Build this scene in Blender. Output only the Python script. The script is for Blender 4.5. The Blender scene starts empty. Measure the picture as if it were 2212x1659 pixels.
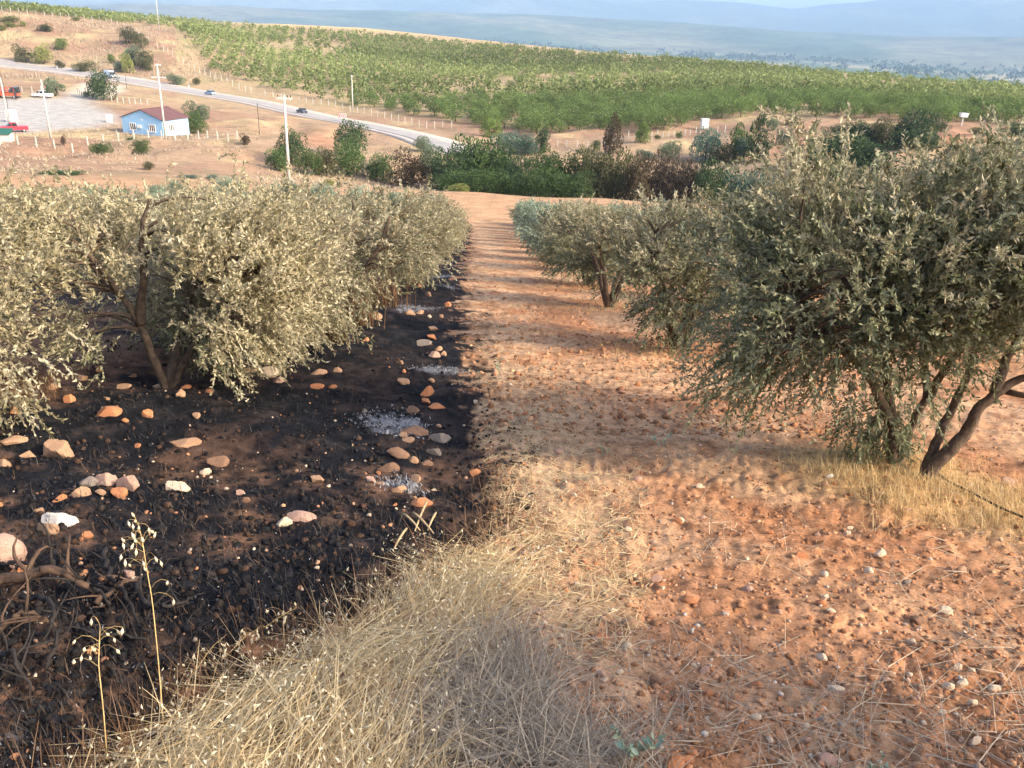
import bpy, math, random
import numpy as np
from mathutils import Matrix, Vector

S = bpy.context.scene
C = S.collection
RNG = np.random.default_rng(7)
random.seed(7)

# ------------------------------------------------------------------ camera
PW, PH, FPX = 2212.0, 1659.0, 1800.0          # working picture size the layout was measured in
EYE = 1.95                                     # eye height above the slope
SLOPE = math.tan(math.radians(11.1))
PITCH, ROLL, YAW = math.radians(23.2), math.radians(2.7), math.radians(1.35)
CAM = np.array([0.0, 0.0, EYE])
Fv = np.array([math.sin(YAW)*math.cos(PITCH), math.cos(YAW)*math.cos(PITCH), -math.sin(PITCH)])
R0 = np.array([math.cos(YAW), -math.sin(YAW), 0.0])
U0 = np.cross(R0, Fv)
Rv = math.cos(ROLL)*R0 + math.sin(ROLL)*U0
Uv = -math.sin(ROLL)*R0 + math.cos(ROLL)*U0

cd = bpy.data.cameras.new('camera')
cam = bpy.data.objects.new('camera', cd)
C.objects.link(cam)
cd.sensor_width = 36.0
cd.lens = 36.0*FPX/PW
cd.clip_start = 0.05
cd.clip_end = 60000
M3 = Matrix(((Rv[0], Uv[0], -Fv[0]), (Rv[1], Uv[1], -Fv[1]), (Rv[2], Uv[2], -Fv[2])))
cam.matrix_world = Matrix.Translation(Vector(CAM)) @ M3.to_4x4()
S.camera = cam

# ------------------------------------------------------------------ world, sun, exposure
SUN_EL = math.radians(30)
SUN_AZ = math.atan2(0.90, -0.43)               # to the right of the view and a little behind
w = bpy.data.worlds.new('World')
S.world = w
w.use_nodes = True
nt = w.node_tree
bg = nt.nodes['Background']
sky = nt.nodes.new('ShaderNodeTexSky')
sky.sky_type = 'NISHITA'
sky.sun_disc = False
sky.sun_elevation = SUN_EL
sky.sun_rotation = SUN_AZ
sky.air_density = 0.8
sky.dust_density = 5.0
sky.ozone_density = 1.0
nt.links.new(sky.outputs[0], bg.inputs[0])
bg.inputs[1].default_value = 0.15
sl = bpy.data.lights.new('sun', 'SUN')
sl.energy = 2.3
sl.angle = math.radians(3.0)
sl.color = (1.0, 0.84, 0.62)
so = bpy.data.objects.new('sun', sl)
C.objects.link(so)
sd = Vector((math.sin(SUN_AZ)*math.cos(SUN_EL), math.cos(SUN_AZ)*math.cos(SUN_EL), math.sin(SUN_EL)))
so.rotation_euler = sd.to_track_quat('Z', 'Y').to_euler()
S.view_settings.view_transform = 'Standard'
S.view_settings.look = 'None'
S.view_settings.gamma = 1
S.view_settings.use_curve_mapping = False
S.view_settings.exposure = 1.4
S.render.engine = 'CYCLES'
S.cycles.max_bounces = 4
S.cycles.diffuse_bounces = 2
S.cycles.glossy_bounces = 2
S.cycles.transmission_bounces = 2
S.cycles.volume_bounces = 2
S.cycles.caustics_reflective = False
S.cycles.caustics_refractive = False

# ------------------------------------------------------------------ projection helpers
def pdir(px, py):
    return Fv + Rv*((px-PW/2)/FPX) + Uv*((PH/2-py)/FPX)
def at(px, py, d):
    v = pdir(px, py)
    return CAM + v*(d/math.hypot(v[0], v[1]))
def proj(P):
    q = np.asarray(P, float) - CAM
    z = q@Fv
    z = np.where(z < 0.05, 0.05, z)
    return PW/2 + FPX*(q@Rv)/z, PH/2 - FPX*(q@Uv)/z

# ------------------------------------------------------------------ noise
def _h(ix, iy, s):
    n = (ix*374761393 + iy*668265263 + s*974634777) & 0x7fffffff
    n = ((n ^ (n >> 13))*1274126177) & 0x7fffffff
    return ((n ^ (n >> 16)) & 0xffff)/65535.0
def vnoise(x, y, s=0):
    x = np.asarray(x, float); y = np.asarray(y, float)
    ix = np.floor(x).astype(np.int64); iy = np.floor(y).astype(np.int64)
    fx = x-ix; fy = y-iy
    fx = fx*fx*(3-2*fx); fy = fy*fy*(3-2*fy)
    a = _h(ix, iy, s); b = _h(ix+1, iy, s); c = _h(ix, iy+1, s); d = _h(ix+1, iy+1, s)
    return (a*(1-fx)+b*fx)*(1-fy) + (c*(1-fx)+d*fx)*fy
def fbm(x, y, s=0, o=4, g=0.5):
    t = 0; a = 1; n = 0
    for k in range(o):
        t = t + a*vnoise(x*2**k+17.3*k, y*2**k-9.1*k, s+k); n += a; a *= g
    return t/n
def sstep(a, b, x):
    t = np.clip((x-a)/(b-a), 0, 1)
    return t*t*(3-2*t)

# ------------------------------------------------------------------ terrain heights
CT = []   # (azimuth, log range, z)
def ctl(px, py, d):
    p = at(px, py, d)
    CT.append((math.atan2(p[0], p[1]), math.log(d), p[2]))
def ctz(px, d, z):
    p = at(px, 300, d)
    CT.append((math.atan2(p[0], p[1]), math.log(d), z))
COLS = [-300, 0, 300, 600, 850, 1060, 1300, 1600, 1900, 2212, 2500]
for c in COLS:
    for d in (40, 55, 68):
        p = at(c, 300, d)
        ctz(c, d, -SLOPE*p[1] + (0.35 if d == 68 else 0))
    p = at(c, 300, 95)
for c, y in ((-300, 372), (0, 378), (300, 386), (600, 398), (850, 408), (1030, 415), (1300, 428), (1600, 440), (1900, 455), (2212, 470), (2500, 480)):
    ctl(c, y, 95)
for c, z in ((700, -17.5), (850, -18.5), (1060, -19.5), (1300, -20), (1600, -19.5), (1900, -18), (2212, -17), (2500, -17)):
    ctz(c, 116, z)
for q in ((-300, 318, 138), (0, 318, 138), (150, 314, 138), (300, 306, 140), (450, 300, 142), (600, 306, 142), (760, 335, 130),
          (-300, 345, 118), (0, 348, 118), (300, 346, 118), (500, 345, 118),
          (-200, 290, 152), (100, 285, 152), (300, 287, 154), (430, 290, 155), (560, 275, 165), (700, 290, 160), (820, 310, 150),
          (-200, 250, 180), (50, 250, 176), (150, 222, 200), (210, 206, 216), (100, 203, 214), (300, 215, 215), (-200, 205, 216),
          (520, 245, 195), (660, 262, 182),
          (-300, 110, 372), (0, 137, 330), (125, 152, 310), (250, 170, 290), (350, 187, 272), (450, 205, 255), (553, 222, 238), (628, 240, 222),
          (703, 257, 205), (803, 275, 188), (903, 297, 168), (953, 317, 152),
          (0, 110, 345), (0, 70, 372), (0, 29, 402), (-300, 20, 430), (150, 125, 335), (150, 50, 396), (270, 150, 308), (280, 62, 388), (340, 168, 290), (380, 72, 378), (360, 110, 335),
          (420, 110, 345), (450, 150, 312), (520, 180, 285), (600, 196, 270), (650, 213, 252), (760, 234, 234), (900, 256, 212), (1000, 272, 196), (1100, 290, 182),
          (1250, 292, 178), (1400, 290, 178), (1520, 276, 186), (1650, 252, 200), (1800, 262, 196), (2000, 276, 190), (2212, 288, 188), (2500, 300, 185),
          (980, 300, 172), (1130, 325, 150), (1330, 325, 150), (1450, 330, 150), (1530, 335, 150), (1640, 330, 152), (1760, 320, 155), (1900, 330, 152), (2060, 315, 160), (2212, 310, 165),
          (600, 135, 350), (900, 185, 296), (1200, 210, 262), (1500, 210, 255), (1800, 220, 244), (2100, 236, 240), (2400, 250, 235),
          (300, 55, 480), (450, 68, 480), (600, 85, 490), (900, 120, 460), (1200, 146, 420), (1600, 172, 370), (2000, 206, 330), (2212, 222, 320), (2500, 235, 310),
          (-300, 6, 560), (0, 18, 560), (200, 31, 570), (400, 46, 600), (600, 60, 630), (800, 72, 640), (1000, 90, 620), (1200, 108, 600), (1400, 124, 570), (1600, 138, 540), (1800, 156, 520),
          (2000, 174, 500), (2212, 190, 480), (2500, 205, 470)):
    ctl(*q)
for c in COLS:
    ctz(c, 720, -34 if c > 300 else -12)
    ctz(c, 1000, -62 if c > 300 else -40)
    ctz(c, 1600, -84); ctz(c, 3000, -90); ctz(c, 5000, -86); ctz(c, 7500, -60)
CT = np.array(CT)
def _phi(a, b):
    du = (a[:, None, 0]-b[None, :, 0])*2.0; dv = (a[:, None, 1]-b[None, :, 1])*1.6
    return np.sqrt(du*du+dv*dv+0.03**2)
_A = _phi(CT, CT); _n = len(CT)
_K = np.zeros((_n+1, _n+1)); _K[:_n, :_n] = _A + np.eye(_n)*1e-4; _K[:_n, _n] = 1; _K[_n, :_n] = 1
_W = np.linalg.solve(_K, np.append(CT[:, 2], 0))
def zsmooth(x, y):
    x = np.atleast_1d(np.asarray(x, float)).ravel(); y = np.atleast_1d(np.asarray(y, float)).ravel()
    r = np.hypot(x, y); th = np.clip(np.arctan2(x, y), -0.9, 0.9)
    plane = -SLOPE*np.clip(y, -200, 1e9)
    wgt = sstep(50, 68, r)
    z = plane.copy()
    idx = np.nonzero(wgt > 0)[0]
    for k in range(0, len(idx), 20000):
        ii = idx[k:k+20000]
        Q = np.stack([th[ii], np.log(r[ii])], 1)
        t = _phi(Q, CT)@_W[:-1] + _W[-1]
        z[ii] = plane[ii]*(1-wgt[ii]) + t*wgt[ii]
    return z
def hit(px, py, rmin=1.2, rmax=900):
    """where the sight line of a measured point meets the smooth ground"""
    v = pdir(px, py); L = math.hypot(v[0], v[1])
    r = np.geomspace(rmin, rmax, 3000)
    X = v[0]/L*r; Y = v[1]/L*r; Z = CAM[2] + v[2]/L*r
    g = zsmooth(X, Y)
    k = np.nonzero(Z < g)[0]
    k = k[0] if len(k) else len(r)-1
    return np.array([X[k], Y[k], g[k]])

# polygons of the place, measured on the ground
def polyline(pts): return np.array([hit(*p)[:2] for p in pts])
def seg_dist(x, y, P, closed=False):
    d = np.full(x.shape, 1e9)
    n = len(P) if closed else len(P)-1
    for i in range(n):
        a = P[i]; b = P[(i+1) % len(P)]
        ab = b-a; L2 = ab@ab + 1e-9
        t = np.clip(((x-a[0])*ab[0]+(y-a[1])*ab[1])/L2, 0, 1)
        d = np.minimum(d, np.hypot(x-a[0]-t*ab[0], y-a[1]-t*ab[1]))
    return d
def inside(x, y, P):
    c = np.zeros(x.shape, bool); n = len(P); j = n-1
    for i in range(n):
        xi, yi = P[i]; xj, yj = P[j]
        m = ((yi > y) != (yj > y)) & (x < (xj-xi)*(y-yi)/(yj-yi+1e-12)+xi)
        c ^= m; j = i
    return c
def sdist(x, y, P):
    d = seg_dist(x, y, P, True)
    return np.where(inside(x, y, P), d, -d)

_edge = polyline([(1016, 492), (1012, 540), (1004, 580), (1000, 620), (1006, 670), (1016, 720), (1012, 760), (1018, 800), (1046, 860), (1058, 920), (1066, 980), (1064, 1030), (1068, 1110), (1048, 1155), (992, 1195), (905, 1248), (770, 1340), (630, 1420), (490, 1495), (315, 1575), (205, 1680), (130, 1750)])
BURN = np.vstack([[-60, _edge[0][1]+6], [-14, _edge[0][1]+3], _edge, [-3.5, 0.5], [-60, -2]])
def burn_sd(x, y):
    d = sdist(x, y, BURN)
    return d + ((fbm(x*1.7, y*1.7, 31, 4)-0.5)*0.75+(fbm(x*6, y*6, 37, 3, .65)-.5)*.75)*np.clip(0.35+np.hypot(x, y)/14, 0.3, 1.4)
BANK = np.vstack([polyline([(1060, 1165), (985, 1205), (900, 1258), (760, 1350), (620, 1432), (480, 1502), (320, 1580), (215, 1680), (120, 1760)]), [-1.1, .9], [0.3, .9], polyline([(1000, 1660), (950, 1520), (1030, 1380), (1085, 1260)])])
MOUND = polyline([(1700, 985), (1780, 1060), (1900, 1120), (2060, 1160), (2280, 1180), (2330, 1100), (2120, 1030), (2010, 1000), (1880, 960)])
GREYSTRAW = polyline([(930, 1460), (1060, 1400), (1180, 1440), (1250, 1560), (1270, 1720), (900, 1720)])
PATHMID = polyline([(1100, 1190), (1110, 1050), (1105, 900), (1090, 760), (1070, 640), (1055, 540), (1040, 470), (1030, 425)])
LOT = polyline([(-250, 225), (0, 215), (75, 212), (130, 213), (165, 205), (205, 212), (190, 225), (250, 252), (235, 268), (190, 276), (60, 286), (-60, 285), (-300, 290)])
DRIVE = polyline([(150, 205), (175, 180), (262, 184), (258, 200), (210, 212)])
ASH = [(hit(704.8+zx*.2942, 704.8+zy*.2942)[:2], a, b) for zx, zy, a, b in ((420, 670, .34, .16), (600, 690, .28, .10), (470, 750, .26, .10), (790, 340, .28, .10), (930, 330, .26, .07), (490, 1115, .16, .08), (610, 1150, .12, .06))] + \
      [(hit(650.6+zx*.3333, 379.5+zy*.3333)[:2], a, b) for zx, zy, a, b in ((900, 650, .55, .22), (750, 855, .62, .16), (700, 870, .4, .2), (950, 745, .3, .12), (930, 600, .5, .1))] + \
      [(hit(20, 1590)[:2], .07, .03), (hit(330, 1345)[:2], .05, .02)]

ROADP = polyline([(-300, 112), (-120, 126), (0, 137), (125, 152), (250, 170), (350, 187), (450, 205), (553, 222), (628, 240), (703, 257), (803, 275), (903, 297), (953, 315), (1000, 335)])
HOUSEP = hit(345, 292)
def micro(x, y):
    r = np.hypot(x, y)
    fall = 1-sstep(45, 70, r)
    b = sstep(-0.1, 0.3, sdist(x, y, BURN))
    clod = (np.abs(fbm(x*11, y*11, 3, 2, .6)-.5)*2)*0.036*(.4+1.2*vnoise(x*1.1, y*1.1, 8)) + (fbm(x*1.1, y*1.1, 9, 2)-.5)*0.07
    furrow = 0.012*np.sin(y*9.0 + 2.2*fbm(x*.8, y*.8, 5, 2)*6)
    soil = clod + furrow
    brn = (fbm(x*9, y*9, 13, 2, .6)-.5)*0.045 + (fbm(x*0.9, y*0.9, 19, 2)-.5)*0.22
    m = soil*(1-b) + brn*b
    m = m + 0.05*sstep(-.05, .5, sdist(x, y, BANK)) + 0.05*sstep(-.2, .7, sdist(x, y, MOUND))
    far = (fbm(x*.12, y*.12, 41, 3)-.5)*(1.1+1.3*sstep(105, 125, r)*(1-sstep(175, 200, r)))*sstep(90, 130, r)*(1-sstep(500, 700, r))
    far = far*sstep(0, 14, -sdist(x, y, LOT))*sstep(6, 16, seg_dist(x, y, ROADP))*sstep(8, 14, np.hypot(x-HOUSEP[0], y-HOUSEP[1]-3))
    return m*fall + far
def zground(x, y):
    x = np.atleast_1d(np.asarray(x, float)).ravel(); y = np.atleast_1d(np.asarray(y, float)).ravel()
    return zsmooth(x, y) + micro(x, y)
def gz(x, y): return float(zground(x, y)[0])
def ghit(px, py):
    p = hit(px, py)
    return np.array([p[0], p[1], gz(p[0], p[1])])

# ------------------------------------------------------------------ mesh / object helpers
def tag(o, label=None, cat=None, group=None, kind=None):
    if label: o['label'] = label
    if cat: o['category'] = cat
    if group: o['group'] = group
    if kind: o['kind'] = kind
    return o
def npmesh(name, V, Fc, mat=None, col=None, smooth=False):
    """V (n,3), Fc (m,k) equal-sized faces or list of arrays"""
    V = np.asarray(V, np.float32)
    me = bpy.data.meshes.new(name)
    if not isinstance(Fc, list): Fc = [Fc]
    Fc = [np.asarray(f, np.int32) for f in Fc if len(f)]
    me.vertices.add(len(V)); me.vertices.foreach_set('co', V.ravel())
    nl = sum(f.size for f in Fc); npoly = sum(len(f) for f in Fc)
    me.loops.add(nl); me.polygons.add(npoly)
    me.loops.foreach_set('vertex_index', np.concatenate([f.ravel() for f in Fc]))
    tot = np.concatenate([np.full(len(f), f.shape[1], np.int32) for f in Fc])
    me.polygons.foreach_set('loop_start', np.concatenate([[0], np.cumsum(tot)[:-1]]).astype(np.int32))
    me.polygons.foreach_set('loop_total', tot)
    if smooth: me.polygons.foreach_set('use_smooth', np.ones(npoly, bool))
    if col is not None:
        a = me.color_attributes.new('Col', 'FLOAT_COLOR', 'POINT')
        c4 = np.ones((len(V), 4), np.float32); c4[:, :col.shape[1]] = col
        a.data.foreach_set('color', c4.ravel())
    if mat: me.materials.append(mat)
    me.update(calc_edges=True)
    return me
def link(name, me, parent=None, loc=None, rz=None, scale=None):
    o = bpy.data.objects.new(name, me)
    C.objects.link(o)
    if parent: o.parent = parent
    if loc is not None: o.location = tuple(float(v) for v in loc)
    if rz is not None: o.rotation_euler = (0, 0, rz)
    if scale is not None: o.scale = (scale, scale, scale) if np.isscalar(scale) else tuple(scale)
    return o
def empty(name, loc, rz=0):
    o = bpy.data.objects.new(name, None)
    C.objects.link(o); o.location = tuple(float(v) for v in loc); o.rotation_euler = (0, 0, rz)
    o.empty_display_size = 0.2
    return o

class MB:
    """collects shapes into one mesh"""
    def __init__(s): s.V = []; s.F4 = []; s.F3 = []; s.n = 0; s.Fn = []
    def add(s, V, faces):
        V = np.asarray(V, float).reshape(-1, 3)
        for f in faces:
            f = [i+s.n for i in f]
            (s.F3 if len(f) == 3 else s.F4 if len(f) == 4 else s.Fn).append(f)
        s.V.append(V); s.n += len(V)
        return s
    def box(s, c, d, rz=0, taper=1.0):
        c = np.array(c, float); hx, hy, hz = d[0]/2, d[1]/2, d[2]/2
        V = np.array([[-hx, -hy, -hz], [hx, -hy, -hz], [hx, hy, -hz], [-hx, hy, -hz], [-hx*taper, -hy*taper, hz], [hx*taper, -hy*taper, hz], [hx*taper, hy*taper, hz], [-hx*taper, hy*taper, hz]])
        if rz:
            cs, sn = math.cos(rz), math.sin(rz)
            V = V@np.array([[cs, sn, 0], [-sn, cs, 0], [0, 0, 1]])
        return s.add(V+c, [(0, 3, 2, 1), (4, 5, 6, 7), (0, 1, 5, 4), (1, 2, 6, 5), (2, 3, 7, 6), (3, 0, 4, 7)])
    def tube(s, pts, rad, n=6, cap=True):
        P = np.asarray(pts, float); m = len(P)
        rad = np.broadcast_to(np.asarray(rad, float), (m,))
        T = np.gradient(P, axis=0); T /= np.linalg.norm(T, axis=1)[:, None]+1e-9
        ref = np.array([0.31, 0.95, 0.05]) if abs(T[0][1]) < .8 else np.array([.95, .2, .1])
        V = []
        for i in range(m):
            a = np.cross(T[i], ref); a /= np.linalg.norm(a)+1e-9; b = np.cross(T[i], a)
            for k in range(n):
                t = 2*math.pi*k/n
                V.append(P[i]+rad[i]*(math.cos(t)*a+math.sin(t)*b))
        F = []
        for i in range(m-1):
            for k in range(n):
                F.append((i*n+k, i*n+(k+1) % n, (i+1)*n+(k+1) % n, (i+1)*n+k))
        if cap:
            F.append(tuple(range(n-1, -1, -1))); F.append(tuple((m-1)*n+k for k in range(n)))
        return s.add(V, F)
    def prism(s, prof, y0, y1):
        """profile in x,z extruded along y"""
        n = len(prof)
        V = [(p[0], y0, p[1]) for p in prof]+[(p[0], y1, p[1]) for p in prof]
        F = [tuple(range(n)), tuple(range(2*n-1, n-1, -1))]
        for k in range(n): F.append((k, n+k, n+(k+1) % n, (k+1) % n))
        return s.add(V, F)
    def mesh(s, name, mat=None, smooth=False):
        me = bpy.data.meshes.new(name)
        V = np.concatenate(s.V) if s.V else np.zeros((0, 3))
        me.from_pydata(V.tolist(), [], s.F4+s.F3+s.Fn)
        if smooth: me.polygons.foreach_set('use_smooth', np.ones(len(me.polygons), bool))
        if mat: me.materials.append(mat)
        me.update()
        return me
    def build(s, name, mat, parent=None, smooth=False, **k): return link(name, s.mesh(name, mat, smooth), parent, **k)

# ------------------------------------------------------------------ materials
def newmat(name):
    m = bpy.data.materials.new(name); m.use_nodes = True
    t = m.node_tree
    return m, t, t.nodes['Principled BSDF'], lambda ty: t.nodes.new(ty)
def plain(name, rgb, rough=.7, var=.15, scale=6.0, metal=0.0, spec=.3, bump=0.0):
    m, t, p, N = newmat(name)
    no = N('ShaderNodeTexNoise'); no.inputs['Scale'].default_value = scale; no.inputs['Detail'].default_value = 5
    tc = N('ShaderNodeTexCoord'); t.links.new(tc.outputs['Object'], no.inputs['Vector'])
    mr = N('ShaderNodeMapRange'); mr.inputs[1].default_value = .3; mr.inputs[2].default_value = .7
    mr.inputs[3].default_value = 1-var; mr.inputs[4].default_value = 1+var
    t.links.new(no.outputs[0], mr.inputs[0])
    mx = N('ShaderNodeVectorMath'); mx.operation = 'SCALE'; mx.inputs[0].default_value = rgb
    t.links.new(mr.outputs[0], mx.inputs['Scale']); t.links.new(mx.outputs[0], p.inputs['Base Color'])
    p.inputs['Roughness'].default_value = rough; p.inputs['Metallic'].default_value = metal
    p.inputs['Specular IOR Level'].default_value = spec
    if bump:
        b = N('ShaderNodeBump'); b.inputs['Strength'].default_value = bump; b.inputs['Distance'].default_value = .02
        t.links.new(no.outputs[0], b.inputs['Height']); t.links.new(b.outputs[0], p.inputs['Normal'])
    return m
def leafmat(name, dark, light, scorch=None, trans=.28, rough=.55):
    """leaf colour from per-leaf random value (R) and, where given, dryness (G)"""
    m, t, p, N = newmat(name)
    at_ = N('ShaderNodeAttribute'); at_.attribute_name = 'Col'
    sp = N('ShaderNodeSeparateColor'); t.links.new(at_.outputs['Color'], sp.inputs[0])
    oi = N('ShaderNodeObjectInfo')
    def mix(a, b, f):
        x = N('ShaderNodeMix'); x.data_type = 'RGBA'
        for i, v in ((6, a), (7, b)):
            if isinstance(v, tuple): x.inputs[i].default_value = (*v, 1)
            else: t.links.new(v, x.inputs[i])
        t.links.new(f, x.inputs[0]); return x.outputs[2]
    c = mix(dark, light, sp.outputs[0])
    if scorch: c = mix(c, mix(scorch[0], scorch[1], sp.outputs[0]), sp.outputs[1])
    mr = N('ShaderNodeMapRange'); mr.inputs[3].default_value = .78; mr.inputs[4].default_value = 1.18
    t.links.new(oi.outputs['Random'], mr.inputs[0])
    mx = N('ShaderNodeVectorMath'); mx.operation = 'SCALE'; t.links.new(c, mx.inputs[0]); t.links.new(mr.outputs[0], mx.inputs['Scale'])
    t.links.new(mx.outputs[0], p.inputs['Base Color']); p.inputs['Roughness'].default_value = rough
    p.inputs['Specular IOR Level'].default_value = .25
    tr = N('ShaderNodeBsdfTranslucent'); t.links.new(mx.outputs[0], tr.inputs[0])
    ms = N('ShaderNodeMixShader'); ms.inputs[0].default_value = trans
    t.links.new(p.outputs[0], ms.inputs[1]); t.links.new(tr.outputs[0], ms.inputs[2])
    t.links.new(ms.outputs[0], t.nodes['Material Output'].inputs[0])
    return m
def vcolmat(name, s1=9.0, s2=60.0, bump=.5, rough=.95):
    """ground: zone colour carried by the sheet, grain and fine relief from noise"""
    m, t, p, N = newmat(name)
    a = N('ShaderNodeAttribute'); a.attribute_name = 'Col'
    tc = N('ShaderNodeTexCoord')
    n1 = N('ShaderNodeTexNoise'); n1.inputs['Scale'].default_value = s1; n1.inputs['Detail'].default_value = 8; n1.inputs['Roughness'].default_value = .7
    n2 = N('ShaderNodeTexNoise'); n2.inputs['Scale'].default_value = s2; n2.inputs['Detail'].default_value = 4
    for n in (n1, n2): t.links.new(tc.outputs['Object'], n.inputs['Vector'])
    m1 = N('ShaderNodeMapRange'); m1.inputs[1].default_value = .32; m1.inputs[2].default_value = .68; m1.inputs[3].default_value = .52; m1.inputs[4].default_value = 1.46
    m2 = N('ShaderNodeMapRange'); m2.inputs[1].default_value = .3; m2.inputs[2].default_value = .7; m2.inputs[3].default_value = .75; m2.inputs[4].default_value = 1.25
    t.links.new(n1.outputs[0], m1.inputs[0]); t.links.new(n2.outputs[0], m2.inputs[0])
    n3 = N('ShaderNodeTexNoise'); n3.inputs['Scale'].default_value = s1*.07; n3.inputs['Detail'].default_value = 9; n3.inputs['Roughness'].default_value = .72
    t.links.new(tc.outputs['Object'], n3.inputs['Vector'])
    m3 = N('ShaderNodeMapRange'); m3.inputs[1].default_value = .34; m3.inputs[2].default_value = .66; m3.inputs[3].default_value = .74; m3.inputs[4].default_value = 1.22
    t.links.new(n3.outputs[0], m3.inputs[0])
    mu0 = N('ShaderNodeMath'); mu0.operation = 'MULTIPLY'; t.links.new(m1.outputs[0], mu0.inputs[0]); t.links.new(m3.outputs[0], mu0.inputs[1])
    mu = N('ShaderNodeMath'); mu.operation = 'MULTIPLY'; t.links.new(mu0.outputs[0], mu.inputs[0]); t.links.new(m2.outputs[0], mu.inputs[1])
    sc = N('ShaderNodeVectorMath'); sc.operation = 'SCALE'; t.links.new(a.outputs['Color'], sc.inputs[0]); t.links.new(mu.outputs[0], sc.inputs['Scale'])
    t.links.new(sc.outputs[0], p.inputs['Base Color']); p.inputs['Roughness'].default_value = rough; p.inputs['Specular IOR Level'].default_value = .1
    b = N('ShaderNodeBump'); b.inputs['Strength'].default_value = bump; b.inputs['Distance'].default_value = .05
    t.links.new(n1.outputs[0], b.inputs['Height']); t.links.new(b.outputs[0], p.inputs['Normal'])
    return m

# ------------------------------------------------------------------ ground sheet
def ground():
    th = np.concatenate([np.radians(np.linspace(-47, 47, 600)), np.radians(np.linspace(47, 313, 50))[1:-1]])
    r = np.concatenate([[0.25, .7, 1.1, 1.5, 1.9], np.geomspace(2.2, 60, 330)[:-1], np.geomspace(60, 720, 190)[:-1], np.geomspace(720, 9000, 60)])
    nt_, nr = len(th), len(r)
    TH, R = np.meshgrid(th, r)
    x = (R*np.sin(TH)).ravel(); y = (R*np.cos(TH)).ravel()
    z = zground(x, y)
    V = np.stack([x, y, z], 1)
    V = np.vstack([V, [[0, 0, gz(0, 0)]]])
    i = np.arange(nr-1)[:, None]*nt_; j = np.arange(nt_)[None, :]; j2 = (j+1) % nt_
    Q = np.stack([i+j, i+nt_+j, i+nt_+j2, i+j2], -1).reshape(-1, 4)[:, ::-1]
    T = np.stack([np.full(nt_, len(V)-1), np.arange(nt_), (np.arange(nt_)+1) % nt_], 1)[:, ::-1]
    x, y, z = V.T; rr = np.hypot(x, y)
    def lerp(a, b, f): return a*(1-f[:, None]) + np.asarray(b)*f[:, None]
    n1 = fbm(x*.9, y*.9, 51, 4); n2 = fbm(x*5, y*5, 57, 4, .6); n3 = fbm(x*.05, y*.05, 61, 4); n4 = fbm(x*.35, y*.35, 66, 4)
    # tilled red soil
    col = lerp(np.tile([.40, .195, .10], (len(x), 1)), (.47, .285, .165), sstep(.35, .65, n1))
    col = lerp(col, (.27, .125, .065), sstep(.52, .72, n2)*.7)
    # straw litter along the path
    dp = seg_dist(x, y, PATHMID)
    st = (1-sstep(.2, 1.3, dp))*sstep(.35, .6, fbm(x*3, y*3, 71, 4))
    col = lerp(col, (.50, .34, .21), st*.7)
    # towards the end of the field: paler
    col = lerp(col, (.47, .30, .175), sstep(30, 80, rr)*.7)
    gs = sstep(-.25, .25, sdist(x, y, GREYSTRAW) + (n1-.5)*.6)
    col = lerp(col, (.27, .20, .145), gs*.7)
    md = sstep(-.3, .3, sdist(x, y, MOUND) + (n1-.5)*.6)
    col = lerp(col, (.45, .30, .14), md*.7)
    # burned ground: black, with bare earth showing in patches
    bs = burn_sd(x, y); b = sstep(-.03, .10, bs)*(rr < 90)
    blk = lerp(np.tile([.009, .010, .0135], (len(x), 1)), (.026, .025, .027), sstep(.45, .75, n2))
    near = 1-sstep(4.2, 6.4, y + .10*x)
    left = sstep(2.2, 5.0, -x)*(1-sstep(12, 16, rr))
    earth = sstep(.47, .62, n4*.25+n1*.35+n2*.4 + .035*near + .035*left)
    blk = lerp(blk, (.25, .135, .08), np.clip(earth, 0, 1)*(.08+.72*np.clip(near+left*.8, 0, 1)))
    for (c, a, bb) in ASH:
        g = np.exp(-((x-c[0])/(a*.8))**2-((y-c[1])/(bb*1.8))**2)
        g = sstep(.42, .8, g*(.1+1.6*fbm(x*14+3*a, y*9, 83, 4, .65)))
        blk = lerp(blk, (.26, .27, .30), g*.7)
    col = lerp(col, blk, b)
    # scorched fringe
    fr = np.exp(-((bs+.16)/.20)**2)*(rr < 90)*sstep(.4, .6, fbm(x*6, y*6, 88, 3))
    col = lerp(col, (.10, .055, .035), fr*.75)
    # beyond the field: dry grass banks
    dry = lerp(np.tile([.38, .265, .17], (len(x), 1)), (.33, .205, .135), sstep(.4, .65, n3))
    dry = lerp(dry, (.45, .345, .195), sstep(.5, .7, fbm(x*.09, y*.09, 95, 4)))
    dry = lerp(dry, (.24, .185, .11), sstep(.5, .7, n4)*.6)
    px, py = proj(V)
    redb = np.exp(-((px-1760)/130)**2-((py-320)/30)**2) + np.exp(-((px-2050)/90)**2-((py-300)/25)**2) + .7*np.exp(-((px-690)/60)**2-((py-305)/22)**2)
    redb = redb*(rr > 120)*(rr < 215)
    col = lerp(col, dry, sstep(88, 104, rr + (n4-.5)*8))
    col = lerp(col, (.40, .19, .11), np.clip(redb, 0, 1)*.85)
    # orchard floor, straw
    orc = sstep(205, 240, rr)*(px > 380)*(rr < 720)
    col = lerp(col, (.40, .30, .18), orc*.8)
    col = lerp(col, (.25, .28, .10), orc*sstep(.5, .7, n3)*.45)
    ye = sstep(540, 590, rr)*(px > 400)*(rr < 760)
    col = lerp(col, (.56, .43, .24), ye)
    lt = sstep(-4, 3, sdist(x, y, LOT))*(rr > 140)*(rr < 240)
    col = lerp(col, (.40, .385, .36), lt)
    dv = sstep(-3, 2, sdist(x, y, DRIVE))*(rr > 140)*(rr < 320)
    col = lerp(col, (.62, .52, .41), dv)
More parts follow.
